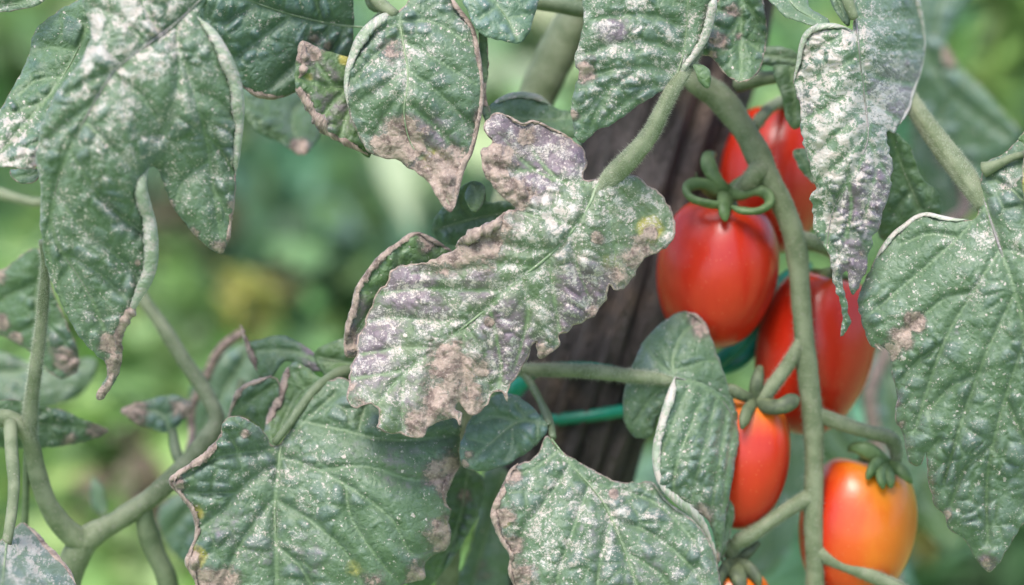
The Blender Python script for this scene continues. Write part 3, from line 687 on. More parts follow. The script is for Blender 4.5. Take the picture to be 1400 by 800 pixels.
# central leaf
leaf(PA, T('E', [(632, 172), (600, 176), (580, 172), (588, 140), (580, 108), (556, 86), (530, 70), (508, 58), (490, 50), (466, 40), (442, 50), (420, 40), (400, 28), (380, 24), (362, 34), (352, 54), (360, 76), (372, 92), (364, 100), (348, 104), (346, 130), (350, 152), (362, 176), (380, 200), (402, 222), (424, 238), (400, 252), (386, 275), (340, 292), (300, 310), (290, 332), (260, 346), (235, 360), (200, 370), (165, 371), (140, 386), (133, 408), (110, 432), (100, 456), (85, 486), (80, 508), (66, 532), (62, 572), (50, 602), (45, 640), (40, 665), (45, 690), (62, 696), (86, 688), (108, 692), (116, 714), (108, 738), (120, 750), (160, 756), (206, 766), (220, 756), (231, 736), (256, 726), (288, 720), (300, 736), (304, 714), (290, 698), (298, 682), (306, 700), (326, 712), (345, 705), (360, 690), (375, 664), (394, 660), (404, 682), (410, 652), (420, 632), (436, 610), (450, 590), (460, 562), (469, 545), (475, 580), (486, 585), (506, 570), (526, 552), (525, 532), (545, 525), (556, 510), (575, 505), (590, 495), (606, 486), (616, 466), (632, 450), (634, 432), (640, 414), (652, 428), (670, 425), (690, 405), (702, 380), (720, 356), (746, 345), (775, 325), (788, 300), (788, 270), (780, 245), (766, 220), (746, 200), (722, 186), (706, 172), (690, 166), (660, 160)]),
     T('E', [(648, 165), (612, 190), (597, 225), (572, 268), (540, 310), (500, 350), (450, 390), (400, 430), (365, 465), (310, 510), (260, 550), (200, 595), (150, 640), (112, 688)]),
     [T('E', q) for q in ([(605, 190), (520, 178), (450, 142), (400, 85)], [(520, 178), (470, 120), (450, 70)], [(470, 155), (410, 155), (360, 140)], [(560, 282), (480, 262), (420, 245)], [(520, 335), (440, 335), (360, 310)], [(470, 375), (400, 370), (300, 380), (190, 390)],
                         [(400, 430), (320, 428), (220, 425), (120, 435)], [(330, 495), (240, 500), (150, 490), (85, 500)], [(250, 558), (170, 560), (70, 575)], [(180, 610), (120, 620), (50, 630)], [(555, 290), (565, 370), (590, 440), (600, 480)], [(500, 350), (510, 430), (525, 520)],
                         [(440, 398), (455, 470), (440, 545), (420, 610)], [(365, 465), (380, 530), (392, 600), (385, 650)], [(310, 510), (302, 580), (312, 640), (322, 700)], [(240, 565), (232, 640), (222, 740)], [(170, 622), (165, 690), (170, 750)], [(622, 190), (640, 260), (650, 330), (655, 410)], [(640, 175), (700, 240), (760, 300)], [(648, 320), (690, 330), (740, 330)])],
     z=[(840, 240, 4), (700, 390, -3), (530, 560, -8), (900, 320, 12), (850, 380, 6), (700, 180, 0), (780, 200, 9), (760, 465, 4), (640, 540, 2), (520, 400, 5), (600, 360, 0), (480, 480, 4), (820, 300, -1), (870, 290, 10)],
     mat='leaf_bronze', quilt=1.35, cell=17, cellamp=.75, speck=1.0, speckb=[(760, 295, 45, 1.6), (725, 330, 45, 1.3), (690, 390, 60, 1.15), (690, 240, 45, 1.2), (790, 330, 50, 1.0), (600, 470, 60, 1.05), (540, 540, 60, 1.0)],
     dry=T('E', [(372, 145, 40), (410, 215, 38), (340, 300, 55, .95), (270, 345, 35, .9), (285, 600, 42, .95), (270, 670, 46, .9), (215, 735, 36, .85), (320, 690, 30, .8), (710, 350, 34, .9), (660, 400, 26, .7), (450, 80, 18, .9), (612, 308, 12, 1), (365, 500, 8, 1), (610, 480, 18, .7), (495, 570, 26, .7), (75, 690, 20, .6), (45, 650, 14, .7), (735, 300, 14, .9), (350, 615, 14, .95), (330, 655, 14, .95)]),
     purp=T('E', [(180, 420, 52, .85), (110, 520, 44, .8), (90, 590, 44, .85), (230, 470, 42, .7), (590, 440, 55, .95), (555, 490, 35, .9), (430, 580, 50, .9), (400, 500, 45, .8), (430, 45, 70, 1), (530, 85, 60, 1), (160, 640, 50, .6), (340, 420, 40, .7), (470, 180, 40, .8), (540, 400, 35, .6)]),
     yel=T('E', [(730, 290, 20, .9), (100, 715, 18, .6), (640, 370, 25, .5), (560, 350, 25, .35), (600, 420, 30, .4)]), edge=0.7, step=2.4, ragged=1.8, wave=1.3, rib=5.2,
     label='purple-bronzed central leaf with silvery stippling and torn brown margin',
     rolls=[(T('E', [(400, 250), (375, 272), (335, 290), (300, 312), (288, 330)]), [4, 8, 10, 10, 6], 'dry', 250, 'withered_edge', .5), (T('E', [(372, 28), (405, 30), (440, 48), (466, 42), (500, 56), (540, 76), (578, 108)]), [1.5, 2, 2.5, 2.5, 2.5, 2.5, 2], 'drypink', 200, 'withered_edge', .4)])
# leaf hanging beside it, top middle
leaf(PA, T('H', [(392, -30), (395, 60), (386, 130), (362, 215), (362, 265), (377, 280), (360, 340), (346, 400), (342, 440), (354, 490), (360, 530), (386, 560), (412, 542), (450, 505), (492, 494), (550, 458), (610, 410), (680, 370), (730, 338), (770, 300), (804, 252), (850, 190), (882, 140), (905, 60), (914, -30), (884, -140), (770, -215), (610, -215), (470, -140)]),
     T('H', [(752, 318), (785, 200), (798, 90), (802, -25)]),
     [T('H', q) for q in ([(757, 300), (640, 262), (500, 340), (370, 470)], [(640, 262), (520, 270), (400, 300)], [(782, 210), (650, 165), (500, 180), (390, 215)], [(795, 110), (660, 60), (540, 60), (420, 80)], [(650, 330), (560, 400), (470, 480)], [(500, 340), (450, 430), (420, 500)], [(800, 20), (680, -20), (600, -25)])],
     z=[(925, 110, 2), (790, 190, -4), (800, 0, -6), (980, 0, 2), (870, 80, -5), (950, 60, 3)], quilt=1.5, speck=0.72, speckb=T('H', [(480, 90, 120, 1.0), (840, 180, 80, 1.0), (620, 230, 90, .85), (740, 290, 50, 1)]), purp=T('H', [(510, 125, 30, .8), (480, 410, 30, .5)]),
     dry=T('H', [(395, 272, 20, .8), (350, 450, 12, .7)]), edge=.35, rib=2.2, label='pale stippled leaf hanging by the central leaf stalk',
     rolls=[(T('H', [(914, -30), (902, 60), (878, 145), (846, 198), (800, 258), (765, 308)]), [8, 8, 7, 6, 5, 3], 'cream', 220)])
# oval leaf
leaf(PA, T('D', [(548, 48), (500, 60), (450, 90), (410, 130), (380, 190), (355, 270), (348, 340), (360, 420), (380, 490), (410, 550), (440, 595), (500, 620), (550, 625), (590, 652), (640, 682), (680, 722), (708, 770), (732, 805), (760, 832), (778, 800), (792, 750), (800, 700), (820, 650), (842, 600), (860, 530), (878, 460), (886, 380), (882, 300), (870, 200), (850, 110), (820, 70), (790, 30), (770, 0), (750, -30), (650, -40), (580, 20)]),
     T('D', [(552, 45), (572, 150), (592, 270), (590, 350), (578, 440), (605, 560), (690, 680), (755, 800)]),
     [T('D', q) for q in ([(570, 140), (480, 200), (390, 300)], [(592, 270), (500, 330), (400, 400)], [(590, 350), (520, 430), (460, 530)], [(560, 90), (460, 130), (400, 190)], [(575, 160), (700, 230), (860, 330)], [(592, 270), (720, 370), (850, 500)], [(585, 400), (680, 480), (800, 600)], [(600, 540), (690, 590), (780, 660)], [(560, 80), (700, 90), (840, 180)])],
     z=[(545, 15, 6), (480, 110, 0), (655, 110, 6), (560, 130, -6), (520, 220, 0), (615, 285, -6), (640, 230, 2)], quilt=2.0, cellamp=.8, speck=.68, speckb=T('D', [(540, 230, 80, .95), (560, 320, 60, 1), (450, 490, 60, .95), (620, 150, 60, .9)]),
     dry=T('D', [(570, 565, 46, 1.0), (520, 605, 28, .9), (640, 665, 24, .9), (755, 700, 55, 1), (760, 780, 60, 1), (540, 195, 22, .7), (870, 450, 14, .7)]), purp=T('D', [(650, 560, 60, .7), (600, 520, 50, .5)]), yel=T('D', [(705, 640, 26, .8)]), edge=.6, rib=3.0,
     label='oval stippled leaf with a withered brown tip and pale rolled margin',
     rolls=[(T('D', [(550, 50), (500, 58), (450, 88), (408, 132), (378, 192), (354, 270), (347, 345), (362, 425)]), [4, 8, 9, 9, 8, 6, 4, 2], 'under', 220), (T('D', [(750, -30), (790, 28), (848, 108), (870, 200), (883, 300), (885, 390), (872, 480), (845, 590), (815, 650), (796, 720), (780, 800)]), [3, 4, 4, 4, 4, 4, 4, 4, 5, 4, 3], 'drypink', 220)])
# big left leaf with two lobes
leaf(PA, P_((112, -18), (116, 15), (124, 45), (112, 80), (88, 112), (68, 145), (54, 185), (50, 225), (57, 255), (55, 300), (60, 350), (70, 385), (88, 425), (108, 460), (130, 484), (144, 496), (146, 515), (134, 535), (131, 546), (141, 545), (153, 528), (163, 508), (168, 488), (162, 470), (166, 455), (178, 432), (191, 410), (205, 385), (212, 362), (213, 340), (210, 305), (200, 272), (197, 250), (206, 230), (214, 230), (222, 247), (232, 273), (248, 300), (270, 325), (292, 343), (305, 346), (314, 325), (316, 300), (321, 270), (322, 232), (328, 198), (331, 150), (327, 110), (313, 75), (293, 44), (272, 24), (290, -18), (298, -42), (270, -68), (210, -78), (150, -64), (118, -40)),
     P_((292, -18), (241, 31), (195, 66), (154, 101), (115, 165), (87, 224), (73, 276), (72, 312), (85, 345), (105, 375), (130, 418), (152, 480)),
     [P_((241, 31), (245, 90), (240, 133), (215, 190)), P_((246, 70), (265, 125), (282, 190), (292, 260), (302, 330)), P_((154, 101), (190, 130), (220, 170)), P_((115, 165), (150, 200), (190, 240)), P_((95, 205), (130, 260), (170, 300), (200, 320)), P_((76, 265), (120, 320), (160, 350), (190, 380)), P_((85, 345), (130, 370), (165, 400)), P_((154, 101), (120, 110), (90, 130)), P_((130, 140), (95, 165), (65, 190)), P_((73, 285), (64, 330), (75, 380)), P_((265, 125), (300, 140), (322, 160)), P_((278, 180), (305, 210), (320, 240)), P_((285, 220), (250, 250), (240, 280)), P_((292, 260), (305, 280), (312, 300)), P_((200, 62), (170, 30), (130, 10)), P_((220, 48), (200, 10), (190, -15)), P_((95, 365), (80, 390), (90, 420))],
     z=[(200, 0, -34), (110, 90, -40), (60, 200, -34), (150, 190, -42), (150, 350, -24), (60, 350, -18), (145, 500, -8), (205, 300, -22), (210, 225, -26), (260, 150, -34), (325, 150, -22), (300, 340, -14), (250, 290, -22), (180, 240, -36)],
     quilt=2.1, cell=22, cellamp=1.25, speck=.74, speckb=P_((190, 30, 85, 1.7), (150, 75, 60, 1.5), (170, 180, 70, 1.1), (235, 120, 50, 1.0), (130, 130, 40, 1.1), (90, 300, 40, .7), (110, 400, 30, .7), (210, 100, 60, .95)),
     dry=P_((150, 470, 18, .95), (158, 500, 22, 1), (140, 540, 16, 1), (300, 340, 16, .8), (262, 320, 13, .75), (232, 280, 11, .8), (208, 255, 12, .8), (318, 280, 9, .7), (188, 360, 6, .8)), purp=P_((120, 430, 25, .5), (75, 410, 20, .4)), edge=.35, rib=3.0, ribmat='rib_purple', ragged=1.5,
     label='big two-lobed pale leaf drooping to a withered brown twisted tip',
     rolls=[(P_((268, 22), (292, 42), (312, 75), (326, 110), (331, 150), (328, 198), (322, 240)), [4, 9, 11, 11, 10, 8, 4], 'under', 220), (P_((204, 226), (198, 250), (201, 272), (210, 305), (213, 340), (211, 365), (203, 388), (190, 410), (176, 436)), [5, 9, 12, 13, 14, 13, 11, 8, 4], 'under', 215), (P_((190, 412), (178, 434), (166, 456), (166, 480), (158, 505), (150, 528), (136, 544)), [4, 8, 10, 9, 6, 6, 4], 'dry', 300, 'withered_edge', .6), (P_((322, 235), (320, 270), (316, 300), (313, 325), (303, 345)), [4, 4, 4, 4, 3], 'drypink', 220, 'withered_edge', .5)])
leaf(PA, P_((118, 0), (91, 8), (62, 28), (46, 45), (38, 78), (22, 112), (2, 148), (-14, 172), (-16, 222), (10, 228), (50, 228), (62, 190), (85, 145), (120, 100), (135, 40)),
     P_((130, 10), (100, 80), (60, 140), (0, 210)), [P_((105, 70), (70, 65), (45, 70)), P_((85, 105), (50, 110), (25, 130)), P_((60, 140), (30, 150), (5, 160))],
     z=[(118, 0, -14), (0, 200, -22), (60, 60, -2), (70, 190, -20)], mat='leaf_dark', speck=.35, speckb=P_((20, 195, 45, 1.5), (100, 40, 30, .4)), dry=P_((50, 228, 8, .8)), purp=P_((45, 220, 14, .7)), edge=.5, rib=2, label='dark green lobe tucked behind the big pale leaf')
leaf(PA, P_((-15, -15), (70, -15), (58, 3), (30, 13), (0, 16), (-15, 15)), P_((70, -12), (30, 4), (-10, 8)), z=[(30, 5, -10)], mat='leaf', speck=.7, edge=.5, rib=1.5)
leaf(PA, P_((15, 232), (50, 230), (52, 245), (35, 252), (18, 246)), P_((52, 236), (30, 242), (18, 244)), z=[(30, 240, 5)], mat='leaf_blue', speck=.3, rib=0)
# dark leaves at top, left of the oval leaf
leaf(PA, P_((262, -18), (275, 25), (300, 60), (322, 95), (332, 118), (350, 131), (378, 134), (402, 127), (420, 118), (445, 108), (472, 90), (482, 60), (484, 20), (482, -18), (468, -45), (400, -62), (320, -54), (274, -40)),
     P_((505, 38), (455, 33), (392, 18), (340, 0), (300, -18)), [P_((455, 33), (420, 70), (370, 120)), P_((400, 20), (360, 50), (320, 80)), P_((440, 30), (430, -5)), P_((470, 40), (450, 80)), P_((350, 5), (310, 30))],
     z=[(505, 38, 22), (350, 60, 16), (350, 130, 20), (300, 0, 10), (450, 90, 28)], mat='leaf_blue', quilt=2.2, speck=.42, speckb=P_((365, 20, 40, .75), (440, 55, 20, .8)), dry=P_((430, 52, 12, .8), (448, 62, 10, .7)), edge=.5, rib=3, label='blue-green leaf with brown lower margin behind the oval leaf',
     rolls=[(P_((332, 118), (350, 131), (378, 134), (404, 126)), [3, 5, 5, 4], 'dry', 230, 'withered_edge', .5)])
leaf(PA, T('D', [(176, 160), (250, 190), (335, 215), (380, 240), (430, 300), (480, 420), (450, 610), (380, 572), (310, 540), (250, 500), (200, 420), (165, 360), (150, 310), (158, 230)]),
     T('D', [(470, 330), (360, 340), (250, 330), (170, 300)]), [T('D', q) for q in ([(360, 340), (300, 400), (250, 480)], [(300, 335), (250, 270), (220, 220)], [(420, 335), (360, 440), (330, 530)], [(400, 335), (340, 270), (300, 220)])],
     z=[(412, 60, 8), (500, 120, 16), (420, 140, 8), (500, 210, 12)], mat='leaf_olive', quilt=1.8, speck=.25, purp=T('D', [(260, 300, 40, .6), (320, 430, 50, .6)]), dry=T('D', [(180, 200, 24, 1), (230, 195, 22, .9), (185, 390, 14, .8)]), yel=T('D', [(345, 232, 10, .8), (205, 300, 9, .6)]), edge=.3, rib=1.6,
     label='fresh green leaf with crumpled brown margin tucked behind the oval leaf',
     rolls=[(T('D', [(185, 168), (180, 220), (172, 290), (160, 310), (165, 360), (200, 425), (250, 502), (312, 545), (380, 578), (440, 608)]), [6, 8, 7, 5, 6, 7, 7, 6, 5, 4], 'dry', 260, 'withered_edge', .6)])
leaf(PA, P_((626, -15), (642, 20), (656, 45), (690, 57), (708, 59), (723, 46), (731, 20), (740, -15), (728, -38), (690, -50), (645, -38)), P_((660, -15), (690, 20), (708, 55)), [P_((680, 8), (655, 25)), P_((695, 25), (720, 20))], z=[(660, 0, 10), (700, 50, 6), (735, 0, 16)], mat='leaf_blue', speck=.45, edge=.4, rib=2)
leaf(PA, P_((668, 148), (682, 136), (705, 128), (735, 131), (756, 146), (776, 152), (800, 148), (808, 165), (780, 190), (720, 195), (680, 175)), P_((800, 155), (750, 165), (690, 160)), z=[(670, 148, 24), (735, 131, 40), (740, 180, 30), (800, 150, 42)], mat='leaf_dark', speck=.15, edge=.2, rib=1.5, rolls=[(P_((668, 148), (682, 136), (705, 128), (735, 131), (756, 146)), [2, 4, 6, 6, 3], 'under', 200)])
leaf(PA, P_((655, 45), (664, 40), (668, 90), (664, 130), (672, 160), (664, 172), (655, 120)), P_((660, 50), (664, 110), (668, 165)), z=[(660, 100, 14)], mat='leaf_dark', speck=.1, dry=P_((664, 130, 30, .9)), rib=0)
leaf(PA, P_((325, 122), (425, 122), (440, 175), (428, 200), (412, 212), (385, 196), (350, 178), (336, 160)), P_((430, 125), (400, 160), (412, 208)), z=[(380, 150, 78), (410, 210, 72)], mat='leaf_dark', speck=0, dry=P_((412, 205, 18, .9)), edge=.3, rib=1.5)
leaf(PA, T('O', [(745, 362), (702, 336), (660, 321), (620, 344), (580, 374), (550, 410), (526, 445), (516, 490), (500, 540), (494, 585), (506, 612), (560, 590), (640, 520), (760, 420)]),
     T('O', [(740, 400), (640, 430), (560, 500), (505, 580)]), [T('O', [(640, 430), (620, 380), (625, 345)]), T('O', [(590, 470), (550, 450), (530, 450)])], z=[(600, 330, 14), (480, 430, 9), (560, 420, 16), (475, 485, 10)], mat='leaf_olive', speck=.3, purp=T('O', [(530, 500, 30, .7), (520, 570, 30, .9)]), dry=T('O', [(510, 570, 26, .7), (690, 340, 20, .7)]), edge=.9, rib=2,
     label='olive leaf edge with a brown rolled rim behind the central leaf', rolls=[(T('O', [(735, 356), (700, 334), (660, 320), (620, 344), (578, 376), (548, 412), (524, 448), (514, 492), (500, 540), (494, 585)]), [3, 5, 5, 5, 5, 5, 5, 5, 5, 3], 'drypink', 230, 'withered_edge', .4)])
leaf(PA, T('E', [(232, 285), (250, 250), (288, 206), (330, 178), (356, 200), (360, 228), (405, 225), (430, 260), (390, 290), (330, 330), (262, 322), (240, 305)]), T('E', [(410, 250), (330, 265), (240, 290)]), [T('E', [(330, 265), (300, 230), (320, 190)])], z=[(600, 310, 26), (640, 250, 20), (690, 290, 28)], mat='leaf_blue', speck=.12, edge=.15, rib=2)
leaf(PA, T('E', [(310, 205), (330, 182), (352, 190), (354, 225), (335, 250), (318, 235)]), T('E', [(330, 190), (336, 215), (330, 242)]), z=[(645, 265, 16), (660, 250, 22)], mat='leaf_olive', speck=.1, edge=.2, rib=1.5)
# lower left broad leaf
leaf(PA, T('F', [(362, 372), (345, 380), (330, 372), (318, 345), (300, 320), (270, 298), (240, 288), (210, 290), (190, 310), (180, 345), (165, 370), (130, 405), (90, 435), (50, 460), (30, 480), (28, 500), (60, 530), (90, 570), (105, 610), (105, 650), (90, 690), (75, 730), (95, 770), (115, 820), (118, 860), (180, 930), (290, 1000), (400, 1080), (480, 1030), (590, 930), (700, 818), (770, 792), (805, 780), (805, 740), (830, 710), (870, 690), (882, 650), (875, 600), (882, 570), (862, 550), (866, 510), (892, 460), (910, 435), (905, 380), (912, 320), (880, 280), (800, 290), (700, 250), (600, 200), (550, 170), (500, 184), (460, 228), (420, 280), (392, 330)]),
     T('F', [(364, 376), (356, 450), (346, 560), (350, 680), (352, 850)]),
     [T('F', q) for q in ([(362, 385), (270, 395), (170, 410), (80, 460)], [(358, 430), (270, 480), (200, 560), (130, 620)], [(350, 530), (270, 630), (220, 720), (180, 820)], [(372, 370), (450, 290), (530, 220)], [(420, 300), (560, 330), (700, 360), (880, 350)], [(362, 410), (480, 450), (600, 520), (700, 600), (760, 700), (840, 680)], [(480, 450), (620, 440), (760, 480), (860, 480)], [(350, 540), (450, 600), (560, 700), (620, 820)], [(350, 680), (420, 740), (480, 840)], [(560, 490), (580, 600), (660, 720), (720, 790)], [(240, 400), (200, 330)], [(230, 520), (130, 520), (70, 520)], [(600, 330), (620, 260)])],
     z=[(375, 610, 20), (245, 655, 10), (330, 580, 8), (265, 780, 14), (440, 530, 26), (480, 650, 8), (400, 700, 14), (610, 750, 22), (600, 640, 20), (640, 600, 30), (470, 800, 12), (560, 560, 22), (540, 760, 8)], quilt=2.3, cell=24, cellamp=1.2, mat='leaf', speck=.4, speckb=T('F', [(400, 420, 60, .8), (330, 620, 50, .75), (380, 530, 60, .75), (250, 690, 40, .75), (450, 460, 80, .75), (390, 670, 30, .85), (300, 480, 60, .7)]),
     dry=T('F', [(870, 465, 36, .9), (862, 655, 32, .9), (775, 782, 28, .85), (35, 490, 22, .9), (85, 740, 26, .9), (260, 338, 10, .9), (160, 800, 40, .8), (640, 780, 20, .6)]), purp=T('F', [(190, 620, 50, .5), (720, 440, 60, .5), (450, 710, 50, .5), (300, 700, 40, .5), (570, 410, 50, .45), (240, 590, 40, .45)]), yel=T('F', [(105, 715, 18, .8), (110, 580, 16, .6), (590, 750, 20, .5), (860, 610, 15, .5)]), edge=.55, rib=3.0, ragged=1.6,
     label='broad blistered green leaf with brown rim below the central leaf',
     rolls=[(T('F', [(182, 340), (165, 370), (130, 405), (85, 437), (40, 465), (27, 490), (60, 530), (92, 572), (106, 615), (104, 655), (88, 695), (75, 732), (98, 775), (118, 830)]), [3, 4, 5, 5, 5, 5, 4, 4, 4, 5, 5, 6, 6, 5], 'drypink', 230, 'withered_edge', .5), (T('F', [(908, 437), (885, 475), (866, 515), (864, 550), (880, 572)]), [4, 5, 6, 5, 4], 'dry', 230, 'withered_edge', .5)])
# little leaf, its blue sky sheen painted into the tint
leaf(PA, T('G', [(22, 400), (16, 430), (20, 462), (35, 482), (80, 489), (130, 479), (180, 452), (222, 420), (250, 386), (258, 365), (240, 340), (222, 318), (196, 296), (165, 278), (120, 280), (80, 305), (45, 350)]), P_((750, 580), (708, 577), (669, 607), (634, 636)), [P_((725, 578), (705, 555)), P_((708, 577), (675, 570), (650, 580)), P_((700, 583), (700, 610), (690, 630)), P_((669, 607), (640, 600)), P_((735, 579), (735, 600))], z=[(750, 585, 24), (640, 620, 18), (680, 560, 30), (690, 640, 24)], mat='leaf_blue', quilt=1.8, speck=.35, dry=P_((642, 622, 9, .9), (636, 634, 8, .8)), edge=.45, rib=2.2, label='small bluish leaf below the central leaf')
# lower middle leaf, heavily stippled
leaf(PA, T('G', [(255, 394), (290, 430), (340, 460), (400, 495), (440, 514), (500, 520), (545, 520), (590, 575), (640, 610), (680, 650), (710, 700), (725, 760), (735, 840), (705, 920), (640, 1010), (550, 1080), (450, 1070), (340, 990), (250, 920), (200, 860), (165, 800), (150, 760), (155, 720), (130, 680), (110, 630), (105, 590), (130, 545), (150, 490), (175, 468), (210, 460), (235, 430)]),
     T('G', [(268, 400), (330, 480), (400, 560), (450, 660), (500, 800), (520, 890)]), [T('G', q) for q in ([(320, 470), (260, 560), (200, 640), (170, 720)], [(370, 525), (330, 640), (290, 760), (270, 850)], [(430, 620), (400, 740), (390, 860)], [(360, 515), (450, 540), (560, 580), (660, 680)], [(430, 615), (540, 660), (640, 740), (700, 820)], [(470, 710), (560, 770), (620, 850)], [(290, 430), (220, 480), (160, 500)])],
     z=[(750, 602, 20), (680, 700, 14), (860, 660, 22), (780, 720, 8), (980, 780, 18), (700, 800, 14), (850, 800, 6)], quilt=2.2, cell=22, speck=.72, speckb=T('G', [(350, 580, 130, .98), (250, 700, 90, 1.0), (500, 640, 60, .85)]), dry=T('G', [(130, 610, 24, .9), (150, 690, 24, .9), (165, 500, 18, .8), (440, 552, 9, .9), (175, 780, 30, .8)]), purp=T('G', [(400, 660, 60, .5), (540, 790, 80, .5)]), yel=T('G', [(140, 620, 14, .7)]), edge=.6, rib=2.6,
     label='heavily cream-stippled leaf hanging under the small bluish leaf', rolls=[(T('G', [(176, 468), (152, 492), (130, 545), (106, 592), (110, 632), (132, 682), (156, 722), (152, 762), (168, 806)]), [4, 5, 6, 5, 5, 5, 5, 5, 4], 'drypink', 230, 'withered_edge', .5), (T('G', [(545, 520), (590, 575), (640, 610), (682, 652)]), 2, 'under', 200)])
# folded leaf in front of the stake
leaf(PA, T('G', [(690, 84), (662, 60), (620, 52), (580, 75), (540, 110), (510, 150), (488, 200), (470, 260), (462, 312), (470, 362), (490, 392), (520, 400), (545, 384), (560, 340), (610, 330), (700, 340), (770, 330), (750, 250), (722, 170), (702, 112)]), T('G', [(606, 232), (600, 180), (630, 110), (680, 80)]), [T('G', [(606, 232), (560, 190), (530, 150)]), T('G', [(600, 245), (540, 290), (500, 350)]), T('G', [(604, 215), (680, 190), (720, 190)])], z=[(925, 520, 30), (960, 430, 44), (870, 580, 40), (990, 540, 40), (860, 500, 42)], mat='leaf', quilt=1.6, speck=.32, dry=T('G', [(680, 78, 22, 1), (670, 110, 12, .7)]), edge=.35, rib=2, label='upper half of the folded leaf in front of the large tomato', rolls=[(T('G', [(690, 86), (664, 60), (635, 54)]), [5, 5, 3], 'drypink', 250, 'withered_edge', .5)])
leaf(PA, T('G', [(606, 228), (580, 290), (555, 370), (544, 430), (547, 490), (565, 540), (600, 570), (640, 602), (682, 612), (702, 642), (716, 700), (720, 748), (738, 700), (744, 620), (758, 540), (772, 460), (783, 390), (776, 330), (750, 290), (700, 258), (650, 234)]), T('G', [(606, 232), (680, 254), (735, 296), (768, 350), (778, 400)]), [T('G', q) for q in ([(650, 244), (610, 330), (570, 430)], [(690, 262), (650, 360), (610, 470), (600, 550)], [(720, 285), (690, 400), (660, 520), (650, 590)], [(750, 320), (730, 440), (710, 560), (700, 630)], [(768, 360), (750, 480), (738, 600)])], z=[(922, 516, 27), (895, 620, 22), (1005, 600, 36), (950, 620, 18), (975, 720, 28), (980, 760, 30)], quilt=1.6, cell=16, cellamp=1.1, speck=.45, speckb=T('G', [(620, 440, 60, .6), (680, 590, 40, .8)]), dry=T('G', [(690, 610, 20, .8), (715, 720, 16, .8)]), edge=.35, rib=3.2, ribmat='rib_purple',
     label='folded leaf with a cream rolled margin in front of the stake', rolls=[(T('G', [(606, 230), (584, 290), (560, 372), (548, 432), (552, 490), (570, 536), (612, 578), (655, 612), (682, 650), (704, 700), (722, 752)]), [4, 7, 8, 7, 6, 6, 6, 7, 5, 4, 3], 'cream', 230)])
leaf(PA, T('G', [(745, 600), (760, 560), (770, 610), (750, 680), (735, 740), (722, 700), (735, 650)]), T('G', [(765, 580), (750, 640), (732, 720)]), z=[(990, 720, 42)], mat='leaf', speck=.3, rib=1)
# bleached hanging leaf on the right
leaf(PA, T('K', [(340, 100), (290, 92), (250, 88), (200, 95), (165, 118), (146, 160), (136, 220), (122, 290), (125, 330), (140, 372), (141, 430), (150, 490), (160, 550), (180, 600), (190, 650), (200, 690), (178, 715), (186, 742)]) + T('M', [(28, 262), (28, 310), (45, 360), (75, 402), (90, 450), (95, 500), (110, 550), (124, 600), (130, 640), (119, 690), (130, 698), (155, 662), (150, 622), (152, 600), (140, 560), (135, 525), (128, 490), (145, 480), (152, 520), (164, 555), (182, 536), (200, 500), (216, 470), (214, 430), (236, 382), (230, 360), (260, 320), (265, 282), (286, 222), (296, 170), (300, 112), (290, 60), (281, 4)]) + T('K', [(490, 482), (510, 450), (540, 400), (556, 340), (580, 270), (595, 200), (597, 130), (586, 40), (565, -40), (530, -110), (450, -170), (370, -150), (325, -90)]),
     T('K', [(330, -40), (350, 90), (365, 250), (385, 400), (390, 510), (350, 610), (300, 690), (260, 780), (240, 900)]),
     [T('K', q) for q in ([(352, 110), (260, 150), (170, 200)], [(360, 200), (260, 260), (140, 300)], [(370, 290), (280, 370), (160, 440)], [(382, 390), (300, 470), (190, 570)], [(388, 470), (320, 560), (210, 660)], [(390, 500), (420, 600), (400, 700), (380, 800)], [(355, 150), (450, 180), (580, 180)], [(365, 250), (450, 290), (560, 310)], [(378, 350), (430, 390), (500, 440)], [(345, 60), (440, 70), (580, 60)], [(320, 650), (330, 760), (310, 860)], [(410, 560), (450, 620), (470, 660)])],
     z=[(1170, 40, 0), (1187, 180, -3), (1095, 100, 3), (1095, 200, -2), (1255, 60, 46), (1240, 120, 36), (1215, 185, 12), (1140, 120, -6), (1150, 250, -6), (1215, 240, 4), (1150, 440, 0), (1115, 290, 0), (1175, 330, -2), (1210, 30, 16), (1185, 60, -1)],
     quilt=1.6, cell=14, cellamp=.95, speck=.42, speckb=T('K', [(230, 300, 130, 1.5), (300, 420, 110, 1.6), (230, 560, 100, 1.5), (300, 160, 70, 1.1), (260, 700, 80, 1.4), (400, 560, 60, .9)]) + P_((1140, 370, 50, 1.0), (1125, 150, 50, 1.05), (1170, 110, 30, .8), (1150, 320, 45, 1.0)), purp=T('K', [(440, 680, 60, .8), (160, 380, 30, .6), (380, 740, 60, .8), (490, 330, 70, .7)]) + P_((1170, 370, 30, .9), (1165, 340, 30, .7)), dry=P_((1143, 450, 14, .6), (1130, 400, 10, .5), (1178, 345, 8, .6)), yel=P_((1210, 200, 16, .4)), edge=.5, rib=3.6, step=2.6, ribmat='rib_purple', ragged=2.0,
     label='narrow hanging leaf bleached almost white by stippling, with a ragged tip',
     rolls=[(T('K', [(330, 108), (290, 93), (250, 88), (200, 95), (164, 120), (145, 162), (134, 225), (122, 295)]), [2, 3.5, 4.5, 5, 5, 4, 3, 2], 'under', 220), (T('K', [(565, -40), (586, 40), (597, 130), (595, 200), (580, 270), (556, 340), (540, 400), (508, 452)]), [4, 4.5, 4, 4, 3, 3, 3, 2], 'cream', 220)])
